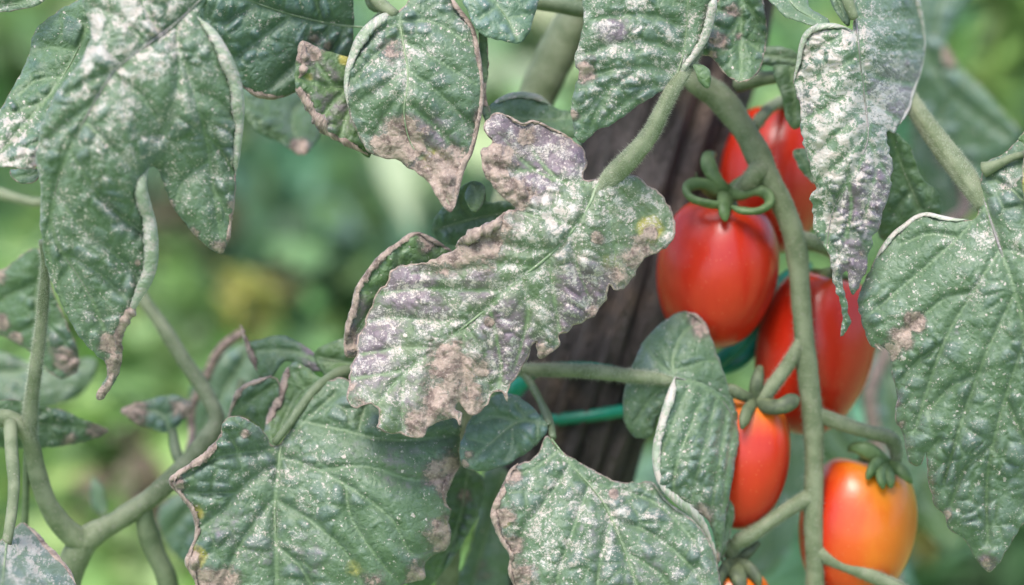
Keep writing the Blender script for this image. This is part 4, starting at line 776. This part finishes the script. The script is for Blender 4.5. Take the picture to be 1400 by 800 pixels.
# broad leaf on the right
leaf(PA, P_((1338, 262), (1337, 290), (1331, 300)) + T('M', [(560, 300), (520, 299), (470, 290), (420, 279), (380, 289), (340, 318), (300, 350), (262, 400), (240, 440), (210, 500), (186, 550), (180, 592), (190, 632), (205, 682), (226, 730), (268, 752)]) + T('N', [(110, 28), (145, 42), (160, 72), (165, 130), (180, 190), (172, 260), (195, 310), (208, 360), (216, 402), (240, 418), (262, 402), (270, 372), (276, 430), (285, 482), (300, 540), (335, 580), (345, 622), (392, 650), (420, 692), (450, 740), (480, 758), (502, 735), (540, 680), (590, 600), (645, 540), (700, 480)]) + P_((1462, 600), (1470, 400), (1450, 260), (1430, 180), (1405, 178), (1392, 190), (1380, 203), (1366, 214), (1348, 224)),
     P_((1342, 262), (1364, 330), (1385, 390), (1400, 450), (1412, 540), (1415, 620), (1400, 700)),
     [P_((1345, 285), (1310, 325), (1260, 370), (1200, 420)), P_((1310, 325), (1270, 320), (1230, 335)), P_((1368, 340), (1330, 400), (1290, 470), (1250, 590)), P_((1330, 400), (1290, 410), (1240, 450)), P_((1388, 400), (1350, 480), (1320, 560), (1290, 660)), P_((1290, 470), (1260, 490), (1230, 520)), P_((1402, 460), (1370, 560), (1350, 650), (1350, 740)), P_((1340, 510), (1300, 530), (1270, 560)), P_((1375, 545), (1400, 600)), P_((1355, 610), (1320, 640), (1300, 690)), P_((1352, 240), (1385, 260), (1420, 300)), P_((1368, 340), (1400, 350), (1440, 380)), P_((1285, 600), (1262, 630))],
     z=[(1340, 270, -3), (1180, 420, 6), (1240, 310, 6), (1300, 380, -8), (1250, 600, 4), (1350, 780, 10), (1400, 500, -12), (1450, 300, -14), (1330, 620, -4), (1390, 640, 0), (1420, 190, -4), (1280, 700, 10), (1235, 480, 0)],
     quilt=2.3, cell=23, cellamp=1.35, speck=.52, speckb=P_((1290, 320, 50, .8), (1345, 320, 30, 1.1), (1380, 250, 30, 1), (1330, 380, 50, .85), (1215, 430, 30, .7), (1390, 330, 30, 1)), dry=P_((1250, 440, 20, 1), (1232, 462, 22, 1), (1220, 480, 16, 1), (1222, 550, 9, .8), (1295, 705, 10, .8), (1350, 770, 14, .7), (1233, 580, 8, .6)), purp=P_((1300, 460, 30, .4), (1260, 560, 30, .4), (1350, 770, 25, .7)), edge=.55, rib=5, ribmat='rib_purple', ragged=1.4,
     label='broad puckered leaf with a brown dead patch on its margin', rolls=[(T('M', [(560, 300), (520, 299), (470, 290), (420, 279), (380, 289), (340, 318), (300, 350), (262, 400), (236, 448)]), [2, 3, 4, 4, 4, 4, 4, 4, 2], 'cream', 210)])
leaf(PA, P_((1400, 200), (1392, 192), (1398, 182), (1412, 178), (1418, 260), (1408, 285), (1398, 255)), P_((1400, 190), (1410, 240), (1408, 280)), z=[(1400, 200, -14), (1405, 280, -16)], mat='leaf_olive', speck=.4, yel=P_((1405, 250, 25, .6)), rib=0)
# smaller ones round the truss
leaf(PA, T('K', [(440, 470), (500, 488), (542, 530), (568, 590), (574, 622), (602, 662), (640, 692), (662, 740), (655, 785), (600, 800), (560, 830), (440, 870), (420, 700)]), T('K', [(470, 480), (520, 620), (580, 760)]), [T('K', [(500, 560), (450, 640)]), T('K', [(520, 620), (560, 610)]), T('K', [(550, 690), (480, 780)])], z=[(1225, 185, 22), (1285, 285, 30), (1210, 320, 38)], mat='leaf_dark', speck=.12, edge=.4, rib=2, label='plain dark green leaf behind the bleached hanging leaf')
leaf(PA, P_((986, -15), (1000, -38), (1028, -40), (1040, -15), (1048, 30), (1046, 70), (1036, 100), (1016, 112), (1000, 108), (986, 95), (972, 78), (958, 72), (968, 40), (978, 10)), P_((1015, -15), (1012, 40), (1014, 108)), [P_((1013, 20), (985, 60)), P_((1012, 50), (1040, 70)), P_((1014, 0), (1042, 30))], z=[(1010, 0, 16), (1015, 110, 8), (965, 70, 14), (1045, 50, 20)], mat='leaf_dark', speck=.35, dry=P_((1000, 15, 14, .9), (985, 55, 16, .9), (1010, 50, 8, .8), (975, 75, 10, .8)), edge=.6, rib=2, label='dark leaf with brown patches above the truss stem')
leaf(PA, T('H', [(820, 250), (845, 250), (880, 268), (893, 300), (880, 345), (850, 325), (835, 290)]), T('H', [(825, 252), (855, 285), (880, 340)]), z=[(960, 100, 4)], mat='leaf_olive', speck=.1, edge=.1, rib=1.2)
leaf(PA, T('K', [(-10, 180), (40, 168), (100, 175), (140, 205), (145, 250), (70, 240), (0, 235)]), T('K', [(140, 225), (60, 205), (-10, 205)]), z=[(1060, 80, 44)], mat='leaf', speck=.4, edge=.1, rib=1.5)
leaf(PA, T('K', [(45, 245), (110, 240), (150, 260), (160, 420), (130, 470), (95, 440), (75, 350)]), T('K', [(110, 245), (120, 340), (125, 460)]), z=[(1080, 130, 42)], mat='leaf_dark', speck=.1, edge=.1, rib=1.5)
leaf(PA, T('I', [(468, 255), (490, 245), (530, 260), (530, 340), (505, 325), (480, 290)]), T('I', [(475, 255), (500, 285), (520, 335)]), z=[(1100, 225, 40)], mat='leaf_blue', speck=.1, rib=1)
leaf(PA, T('K', [(20, -30), (50, 20), (90, 60), (150, 82), (205, 92), (250, 85), (230, 60), (180, 30), (150, -30)]), T('K', [(90, -30), (130, 30), (220, 82)]), z=[(1060, 10, 8), (1120, 30, 2)], mat='leaf', speck=.5, edge=.3, rib=2)
leaf(PA, P_((1128, -15), (1150, -15), (1162, 20), (1160, 36), (1145, 20)), P_((1138, -15), (1158, 30)), z=[(1145, 10, 6)], mat='leaf', speck=.3, edge=.2, rib=2)
# curled leaflets left of the broad lower leaf
leaf(PA, T('F', [(205, 292), (225, 225), (258, 192), (330, 165), (360, 190), (350, 290), (320, 340), (290, 310), (245, 288)]), T('F', [(350, 190), (290, 230), (225, 280)]), z=[(320, 560, 40), (370, 530, 34)], mat='leaf_dark', speck=.15, edge=.6, rib=1.5, label='dark curled leaflet with a brown rim', rolls=[(T('F', [(205, 292), (225, 225), (258, 192), (335, 163)]), [3, 4, 5, 4], 'drypink', 240, 'withered_edge', .5)])
leaf(PA, T('F', [(312, 335), (340, 240), (372, 160), (398, 125), (432, 130), (480, 168), (504, 188), (445, 250), (395, 320), (348, 378), (325, 365)]), T('F', [(495, 182), (420, 220), (350, 350)]), [T('F', [(440, 205), (410, 150)])], z=[(440, 520, 28), (365, 600, 26), (400, 500, 36), (395, 560, 34)], mat='leaf_olive', speck=.15, edge=.4, rib=1.5, label='green leaflet curled into a trough', rolls=[(T('F', [(402, 124), (380, 150), (365, 200), (345, 245), (325, 295), (316, 335)]), [4, 6, 7, 6, 5, 3], 'drypink', 240, 'withered_edge', .5)])
leaf(PA, T('F', [(245, 18), (270, 60), (360, 40), (430, 70), (490, 115), (520, 140), (450, 150), (380, 120), (340, 165), (300, 165), (272, 110)]), T('F', [(510, 135), (400, 90), (280, 90)]), z=[(335, 460, 50), (440, 500, 40), (360, 510, 46)], mat='leaf_dark', speck=.15, purp=T('F', [(470, 100, 30, .8)]), edge=.4, rib=1.5, rolls=[(T('F', [(240, 10), (258, 70), (280, 130), (302, 168)]), [3, 5, 5, 3], 'drypink', 240, 'withered_edge', .5)])
leaf(PA, T('F', [(470, 90), (560, 50), (620, 100), (600, 180), (520, 180), (480, 140)]), T('F', [(480, 110), (600, 130)]), z=[(460, 500, 38)], mat='leaf_olive', speck=.1, edge=.1, rib=1.5)
# dark things low between the two lower leaves
leaf(PA, P_((590, 640), (640, 640), (662, 660), (655, 700), (635, 740), (615, 770), (590, 800), (560, 830), (560, 700)), P_((640, 645), (625, 720), (590, 800)), z=[(640, 650, 50), (590, 800, 46)], mat='leaf_dark', speck=0, dry=P_((635, 680, 14, .7)), edge=.2, rib=2)
leaf(PA, P_((690, 640), (660, 650), (650, 720), (630, 780), (590, 840), (680, 840), (700, 760), (706, 690)), P_((690, 645), (665, 730), (640, 830)), z=[(670, 720, 90)], mat='leaf_blue', speck=.1, dry=P_((660, 780, 20, .5)), edge=.2, rib=2)

# --- leaves of the left shoot
leaf(PB, P_((-14, 380), (8, 366), (25, 352), (40, 342), (58, 345), (72, 395), (95, 450), (108, 482), (106, 506), (86, 518), (66, 508), (52, 490), (35, 476), (15, 466), (-14, 445)), P_((60, 350), (50, 420), (80, 505)), [P_((55, 385), (20, 400), (-10, 420)), P_((55, 440), (25, 455))], z=[(60, 350, 50), (0, 420, 62), (90, 500, 58)], mat='leaf_dark', speck=.15, speckb=P_((70, 460, 20, .5)), dry=P_((92, 492, 24, .9), (20, 465, 14, .9), (0, 440, 16, .9), (0, 375, 14, .8)), edge=.6, rib=1.5, label='dark leaf with brown withered margin beside the upright stalk')
leaf(PB, P_((-14, 552), (30, 548), (56, 555), (88, 562), (118, 576), (148, 588), (130, 600), (98, 607), (60, 612), (-14, 606)), P_((-10, 578), (60, 580), (140, 588)), [P_((40, 580), (60, 562)), P_((60, 580), (80, 600))], z=[(40, 580, 48), (140, 588, 62)], mat='leaf_dark', speck=.35, speckb=P_((70, 575, 20, .8)), dry=P_((135, 590, 18, .9), (95, 603, 14, .8)), edge=.5, rib=1.5)
leaf(PB, T('C', [(470, 118), (520, 90), (600, 70), (690, 56), (745, 85), (752, 112), (705, 170), (655, 205), (600, 192), (540, 172), (500, 150)]), T('C', [(665, 200), (630, 130), (520, 105)]), [T('C', [(640, 150), (690, 110)])], z=[(230, 570, 72)], mat='leaf_blue', speck=.15, dry=T('C', [(500, 115, 40, .9), (745, 100, 30, .8)]), edge=.4, rib=1.5)
leaf(PB, P_((-16, 752), (0, 740), (20, 722), (33, 715), (48, 728), (62, 745), (78, 762), (92, 776), (103, 798), (112, 820), (100, 850), (60, 885), (10, 905), (-30, 870), (-40, 810)), P_((9, 740), (6, 770), (2, 815)), [P_((8, 750), (40, 770), (70, 800)), P_((6, 780), (30, 810))], z=[(9, 742, -4), (90, 790, 4), (40, 770, -8)], quilt=2, speck=.9, speckb=P_((30, 760, 55, 1.5)), edge=.6, rib=4, label='pale stippled leaf with rolled rim at the end of a bent stalk', rolls=[(P_((33, 715), (48, 728), (62, 745), (78, 762), (92, 776), (104, 800)), [4, 5, 6, 6, 6, 5], 'drypink', 240, 'withered_edge', .5)])
leaf(PB, P_((126, 652), (140, 665), (147, 695), (138, 704), (124, 690)), P_((128, 655), (142, 700)), z=[(136, 680, 130)], mat='leaf_blue', speck=0, rib=0)
leaf(PB, P_((215, 700), (250, 670), (300, 650), (290, 720), (260, 770), (225, 740)), P_((290, 660), (225, 735)), z=[(250, 710, 130)], mat='leaf_blue', speck=0, rib=1)
leaf(PB, P_((265, 520), (330, 470), (360, 500), (340, 560), (280, 620), (260, 580)), P_((340, 480), (270, 600)), z=[(300, 540, 140)], mat='leaf_blue', speck=.2, edge=.1, rib=1)
leaf(PB, P_((-14, 480), (60, 500), (130, 490), (110, 540), (40, 560), (-14, 545)), P_((-10, 510), (120, 500)), z=[(50, 520, 130)], mat='leaf', speck=.5, edge=.3, rib=1)
tube('petiole', [(330, 455, 110, 6), (300, 480, 112, 7), (280, 520, 114, 7), (262, 560, 116, 6), (262, 600, 110, 5), (250, 640, 66, 6)], M['drypink'], PB, 10)

# --- blurred plant behind on the right
leaf(PC, T('K', [(560, 170), (600, 130), (660, 150), (700, 195), (725, 245), (800, 310), (862, 382), (905, 430), (945, 490), (905, 560), (800, 610), (640, 520), (560, 380)]), T('K', [(580, 160), (700, 340), (900, 500)]), [T('K', [(640, 250), (720, 260)]), T('K', [(700, 340), (650, 440)])], z=[(1260, 70, 220), (1380, 190, 210), (1290, 190, 225)], mat='leaf_blue', speck=.35, dry=P_((1302, 75, 20, .9)), edge=.5, rib=2, label='blurred grey-green leaf behind the ridged stalk')
leaf(PC, P_((1245, -15), (1325, -15), (1310, 20), (1296, 50), (1280, 90), (1250, 100)), P_((1290, -15), (1270, 80)), z=[(1280, 30, 225)], mat='leaf_blue', speck=.2, edge=.3, rib=1)
leaf(PC, P_((1240, 90), (1270, 130), (1300, 190), (1345, 240), (1330, 290), (1290, 290), (1250, 220)), P_((1250, 110), (1330, 280)), z=[(1290, 200, 260)], mat='leaf_blue', speck=.5, dry=P_((1300, 210, 30, .8)), edge=.3, rib=1)
leaf(PC, P_((1190, 470), (1240, 480), (1265, 560), (1262, 650), (1235, 690), (1200, 640), (1180, 560)), P_((1210, 480), (1230, 670)), z=[(1225, 580, 240)], mat='leaf_blue', speck=.2, rib=1)
leaf(PC, P_((1120, 560), (1160, 560), (1175, 610), (1140, 640), (1115, 610)), P_((1125, 570), (1160, 620)), z=[(1140, 600, 210)], mat='leaf_dark', speck=0, rib=1)
leaf(PC, P_((1020, 590), (1080, 560), (1105, 640), (1085, 740), (1040, 790), (1010, 740)), P_((1080, 580), (1040, 770)), z=[(1060, 680, 240)], mat='leaf_blue', speck=.1, rib=1)
leaf(PC, P_((1240, 640), (1290, 650), (1320, 700), (1300, 750), (1260, 720)), P_((1250, 650), (1305, 735)), z=[(1280, 700, 260)], mat='leaf_olive', speck=.1, rib=1)
tube('stem', [(1240, 3000, 300, 12), (1235, 1500, 210, 12), (1225, 900, 240, 11), (1215, 700, 240, 10), (1190, 560, 235, 9), (1195, 520, 235, 8), (1215, 470, 240, 8), (1260, 330, 245, 8), (1320, 285, 250, 9), (1300, 200, 255, 8), (1265, 110, 240, 8), (1270, 0, 235, 8), (1280, -120, 230, 7)], M['drypink'], PC, 12)
for o_, uvz in ((PA, (560, 3300, 160)), (PB, (60, 3000, 150)), (PC, (1240, 3000, 300))):
    loc = Vector(W(*uvz)); loc.z = 0
    o_.location = loc
    for c in [c for c in COL.objects if c.parent == o_]: c.matrix_parent_inverse = Matrix.Translation(loc).inverted()

# ------------------------------------------------------------------ tomatoes
def make_tomato_material():
    s = NT('tomato_skin')
    at = s.new('ShaderNodeAttribute', attribute_name='ripe'); sp = s.new('ShaderNodeSeparateColor'); s.l.new(at.outputs['Color'], sp.inputs[0])
    tc = s.new('ShaderNodeTexCoord').outputs['Object']
    mp = s.new('ShaderNodeMapping'); s.l.new(tc, mp.inputs[0]); mp.inputs['Scale'].default_value = (1.0, 1.0, 0.16)
    n = s.math('ADD', s.math('MULTIPLY', s.noise(tc, 40, 3, 0.6), 0.4), s.math('MULTIPLY', s.noise(mp.outputs[0], 260, 4, 0.6), 0.6))
    x = s.math('ADD', sp.outputs[0], s.math('MULTIPLY', s.math('SUBTRACT', n, 0.5), 0.30))
    cr = s.new('ShaderNodeValToRGB'); s.l.new(x, cr.inputs[0])
    el = cr.color_ramp.elements
    el[0].position = 0.0; el[0].color = (0.52, 0.36, 0.035, 1); el[1].position = 1.0; el[1].color = (0.40, 0.012, 0.004, 1)
    for p, c in ((0.3, (0.62, 0.20, 0.010, 1)), (0.58, (0.54, 0.082, 0.006, 1)), (0.8, (0.47, 0.028, 0.005, 1))):
        e = el.new(p); e.color = c
    spk = s.voro(tc, 420).outputs['Distance']
    sk = s.math('MULTIPLY', s.math('SUBTRACT', 1.0, s.step(spk, 0.06, 0.14)), 0.25)
    s.put(s.b.inputs['Base Color'], s.mix(sk, cr.outputs[0], (0.62, 0.30, 0.16)))
    s.b.inputs['Roughness'].default_value = 0.33; s.b.inputs['Specular IOR Level'].default_value = 0.42
    s.b.inputs['Subsurface Weight'].default_value = 0.12
    s.b.inputs['Subsurface Radius'].default_value = (1.0, 0.25, 0.1); s.b.inputs['Subsurface Scale'].default_value = 0.004
    s.b.inputs['Coat Weight'].default_value = 0.18; s.b.inputs['Coat Roughness'].default_value = 0.18
    s.l.new(s.bump(s.noise(tc, 900, 2), 0.05, 0.0005, s.bump(s.noise(tc, 110, 3), 0.25, 0.0012)), s.b.inputs['Normal'])
    return s.m
MT = make_tomato_material()
def tomato(top, bot, ztop, zbot, wpx, label, ripe, calyx, seed, sepmat='sepal', paths=()):
    """top / bot: pixel of the stem end and the blossom end"""
    a = W(top[0], top[1], ztop); b = W(bot[0], bot[1], zbot)
    H = np.linalg.norm(b - a); ax = (a - b) / H; zc = (ztop + zbot) / 2; Rm = mm(wpx / 2, zc)
    e1 = np.cross(ax, FA); e1 /= np.linalg.norm(e1); e2 = np.cross(ax, e1)      # e1 across the picture, e2 along the line of sight
    if e1[0] < 0: e1, e2 = -e1, -e2
    org = b.copy()
    root_ = empty('tomato', label, 'tomato', 'plum tomatoes on the truss'); root_.location = Vector(org)
    n, sides = 40, 48; ang = np.linspace(0, 2 * np.pi, sides, endpoint=False)
    prof = []
    for i in range(n):
        th = math.pi * i / (n - 1); y = -math.cos(th)              # -1 bottom .. 1 top
        r = math.sin(th) ** 0.77
        r *= 1.0 + 0.05 * y - 0.03 * y * y
        yy = y * 0.5
        if y > 0.80: yy -= 0.06 * ((y - 0.80) / 0.20) ** 2        # dimple at the stem end
        prof.append((r, yy + 0.5))
    V = []; RP = []
    for i, (r, y) in enumerate(prof):
        lob = 1 + 0.034 * np.cos(ang * 5 + seed) * np.clip(y * 1.6 - 0.5, 0, 1) + 0.012 * np.cos(ang * 2 + seed * 2)
        p = org + ax * (y * H) + (Rm * r * lob * np.cos(ang))[:, None] * e1 + (Rm * 0.96 * r * lob * np.sin(ang))[:, None] * e2
        V.append(p); RP.append(ripe(np.cos(ang) * r, np.full(sides, y), np.sin(ang)))
    V = np.vstack(V); RP = np.concatenate(RP)
    F = [(i * sides + j, i * sides + (j + 1) % sides, (i + 1) * sides + (j + 1) % sides, (i + 1) * sides + j) for i in range(n - 1) for j in range(sides)]
    loc = Vector(org)
    fr = mesh_obj('fruit', V - org, F, MT, root_)
    me = fr.data
    import bmesh
    bm = bmesh.new(); bm.from_mesh(me); bmesh.ops.remove_doubles(bm, verts=bm.verts, dist=1e-6); bmesh.ops.recalc_face_normals(bm, faces=bm.faces)
    lay = bm.verts.layers.float_color.new('ripe')
    for vtx in bm.verts:
        q = np.array(vtx.co); y = q @ ax / H
        val = float(ripe(np.array([q @ e1 / Rm]), np.array([y]), np.array([q @ e2 / Rm]))[0]); vtx[lay] = (val, val, val, 1)
    bm.to_mesh(me); bm.free(); me.polygons.foreach_set('use_smooth', [True] * len(me.polygons))
    # calyx hub and sepals; calyx rows: azimuth deg, length px, curl, lift, width px
    hubc = ax * H * 0.945
    k = 14; hv = []
    for rr, hh in ((0.0045, -0.002), (0.0048, 0.0008), (0.0034, 0.0026), (0.0012, 0.0034)):
        for j in range(k):
            t = 2 * math.pi * j / k; hv.append(hubc + ax * hh + e1 * rr * math.cos(t) + e2 * rr * math.sin(t))
    hf = [(r * k + j, r * k + (j + 1) % k, (r + 1) * k + (j + 1) % k, (r + 1) * k + j) for r in range(3) for j in range(k)] + [tuple(range(3 * k, 4 * k))]
    hub = mesh_obj('calyx', hv, hf, M[sepmat], root_)
    for az, ln, curl, lift, wd in calyx:
        t = math.radians(az); rad = e1 * math.cos(t) + e2 * math.sin(t); side = np.cross(ax, rad)
        Ls = mm(ln, zc); Ws = mm(wd, zc); m = 16; q = hubc + ax * 0.001 + rad * 0.002
        phi = math.radians(lift); pts = [q.copy()]; ups = []
        for i in range(m):
            d = rad * math.cos(phi) + ax * math.sin(phi); ups.append(-rad * math.sin(phi) + ax * math.cos(phi))
            q = q + d * (Ls / m); pts.append(q.copy()); phi += math.radians(curl) / m
        ups.append(ups[-1]); SV = []; K8 = 8
        for i in range(m + 1):
            f = i / m; wq = Ws * 0.5 * max(0.10, (0.75 + 0.9 * f - 1.55 * f * f))
            th_ = min(wq, Ws * 0.5) * 0.55
            for j in range(K8):
                t8 = 2 * math.pi * j / K8
                SV.append(pts[i] + side * wq * math.cos(t8) + ups[i] * (th_ * math.sin(t8) + 0.25 * wq * abs(math.cos(t8))) + side * 0.0004 * math.sin(i + az))
        SF = [(i * K8 + j, i * K8 + (j + 1) % K8, (i + 1) * K8 + (j + 1) % K8, (i + 1) * K8 + j) for i in range(m) for j in range(K8)] + [tuple(range(K8 - 1, -1, -1)), tuple(m * K8 + j for j in range(K8))]
        mesh_obj('sepal', SV, SF, M[sepmat], hub)
    bpy.context.view_layer.update()
    for pth in paths:
        o = tube('sepal', pth, M[sepmat], hub, sides=10, smooth_step=3, lump=0.14, flat=0.62, seed=pth[0][0])
        o.matrix_parent_inverse = Matrix.Translation(loc).inverted()
    return root_
full = lambda x, y, d: np.clip(0.93 - 0.34 * np.clip((y - 0.84) / 0.14, 0, 1), 0, 1)
tomato((993, 268), (966, 474), 56, 62, 166, 'large fully red plum tomato with green sepals curled into loops', full,
       [(205, 60, 60, 10, 14), (100, 50, 60, 20, 14)], 1.0, paths=[
        [(996, 266, 49, 9.5), (975, 256, 46, 10.1), (952, 251, 43, 9.5), (939, 258, 41, 8.8), (944, 270, 38, 8.8), (965, 278, 36, 9.5), (986, 281, 37, 6.8), (994, 284, 38, 4.1)],
        [(996, 266, 49, 9.5), (1012, 264, 45, 9.5), (1032, 260, 42, 9.5), (1048, 265, 40, 8.8), (1052, 278, 37, 8.8), (1038, 288, 35, 9.5), (1015, 288, 35, 8.8), (1000, 283, 37, 4.1)],
        [(994, 266, 49, 9.5), (984, 254, 46, 10.1), (974, 238, 45, 10.8), (968, 222, 46, 10.8), (969, 212, 49, 8.8), (976, 211, 53, 5.4)],
        [(994, 266, 49, 10.8), (991, 274, 42, 11.5), (990, 286, 36, 10.8), (991, 295, 35, 8.1), (992, 302, 35, 3.4)],
        [(998, 262, 49, 8.1), (1012, 250, 48, 8.8), (1030, 246, 50, 8.1), (1040, 252, 54, 4.1)]])
tomato((1078, 142), (1040, 345), 98, 96, 152, 'red plum tomato half hidden behind the truss stem and the looped-sepal tomato', full,
       [(20, 50, -60, -5, 14), (120, 50, -60, 0, 14), (250, 40, -60, 0, 14)], 2.0)
tomato((1140, 366), (1088, 592), 72, 78, 158, 'long red plum tomato under the ragged tip of the bleached leaf', full,
       [(0, 45, -70, 0, 14), (150, 50, -60, 5, 14), (260, 40, -60, 0, 14)], 3.0)
tomato((1036, 540), (1004, 722), 50, 54, 118, 'orange-red tomato partly covered by the folded leaf, sepals shrivelled', lambda x, y, d: np.clip(0.86 - 0.55 * np.clip((y - 0.70) / 0.28, 0, 1) + 0.05 * x, 0, 1),
       [(90, 40, 20, 10, 16)], 4.0, 'sepal_dark', paths=[
        [(1034, 548, 44, 8), (1052, 556, 39, 11), (1070, 555, 37, 13), (1084, 547, 38, 11), (1090, 543, 40, 5)],
        [(1034, 546, 44, 8), (1034, 528, 42, 9), (1037, 512, 43, 9), (1040, 502, 47, 5)],
        [(1030, 546, 44, 8), (1014, 540, 40, 8), (1000, 532, 40, 8), (990, 528, 42, 4)],
        [(1030, 550, 43, 8), (1022, 562, 37, 9), (1017, 576, 34, 8), (1014, 586, 33, 3)]])
tomato((1192, 622), (1152, 822), 62, 60, 160, 'orange tomato still yellow on its shoulder, red on one flank', lambda x, y, d: np.clip(0.66 - 0.20 * np.clip(x + 0.35, -1, 0.55) / 0.55 - 0.32 * np.clip((y - 0.62) / 0.3, 0, 1) * np.clip(1.2 - np.abs(x + 0.05), 0, 1) + 0.55 * np.clip(0.35 - y, 0, 1) + 0.25 * np.clip(-x - 0.45, 0, 1), 0.02, 1),
       [(90, 50, -40, 10, 20)], 5.0, paths=[
        [(1212, 634, 52, 8), (1196, 622, 48, 11), (1180, 614, 48, 12), (1168, 612, 50, 8), (1160, 614, 53, 4)],
        [(1210, 634, 52, 8), (1198, 636, 46, 11), (1190, 646, 43, 10), (1186, 655, 42, 4)],
        [(1212, 636, 51, 8), (1205, 648, 44, 10), (1206, 660, 41, 9), (1208, 668, 41, 3)],
        [(1214, 636, 51, 7), (1216, 650, 44, 8), (1217, 660, 42, 7), (1218, 667, 42, 3)],
        [(1216, 634, 52, 7), (1230, 642, 47, 8), (1240, 652, 46, 7), (1246, 660, 47, 3)]])
tomato((1002, 770), (985, 960), 50, 54, 130, 'reddening tomato below the others, shoulder just showing under dark sepals', lambda x, y, d: np.clip(0.8 - 0.5 * np.clip((y - 0.75) / 0.25, 0, 1), 0, 1),
       [(90, 45, 30, 20, 18)], 6.0, 'sepal_dark', paths=[
        [(1003, 772, 48, 9), (992, 778, 42, 11.2), (984, 790, 38, 11.2), (980, 804, 36, 8), (979, 812, 36, 3)],
        [(1003, 770, 48, 9), (1008, 785, 41, 12.0), (1012, 800, 38, 10.4), (1014, 815, 37, 5)],
        [(1005, 770, 48, 9), (1022, 776, 43, 9.6), (1034, 790, 41, 8.8), (1038, 804, 41, 4)],
        [(1002, 768, 49, 8), (994, 748, 46, 8), (988, 728, 46, 8), (990, 708, 48, 4)],
        [(1005, 768, 49, 7), (1022, 756, 47, 7), (1038, 742, 48, 4)]])
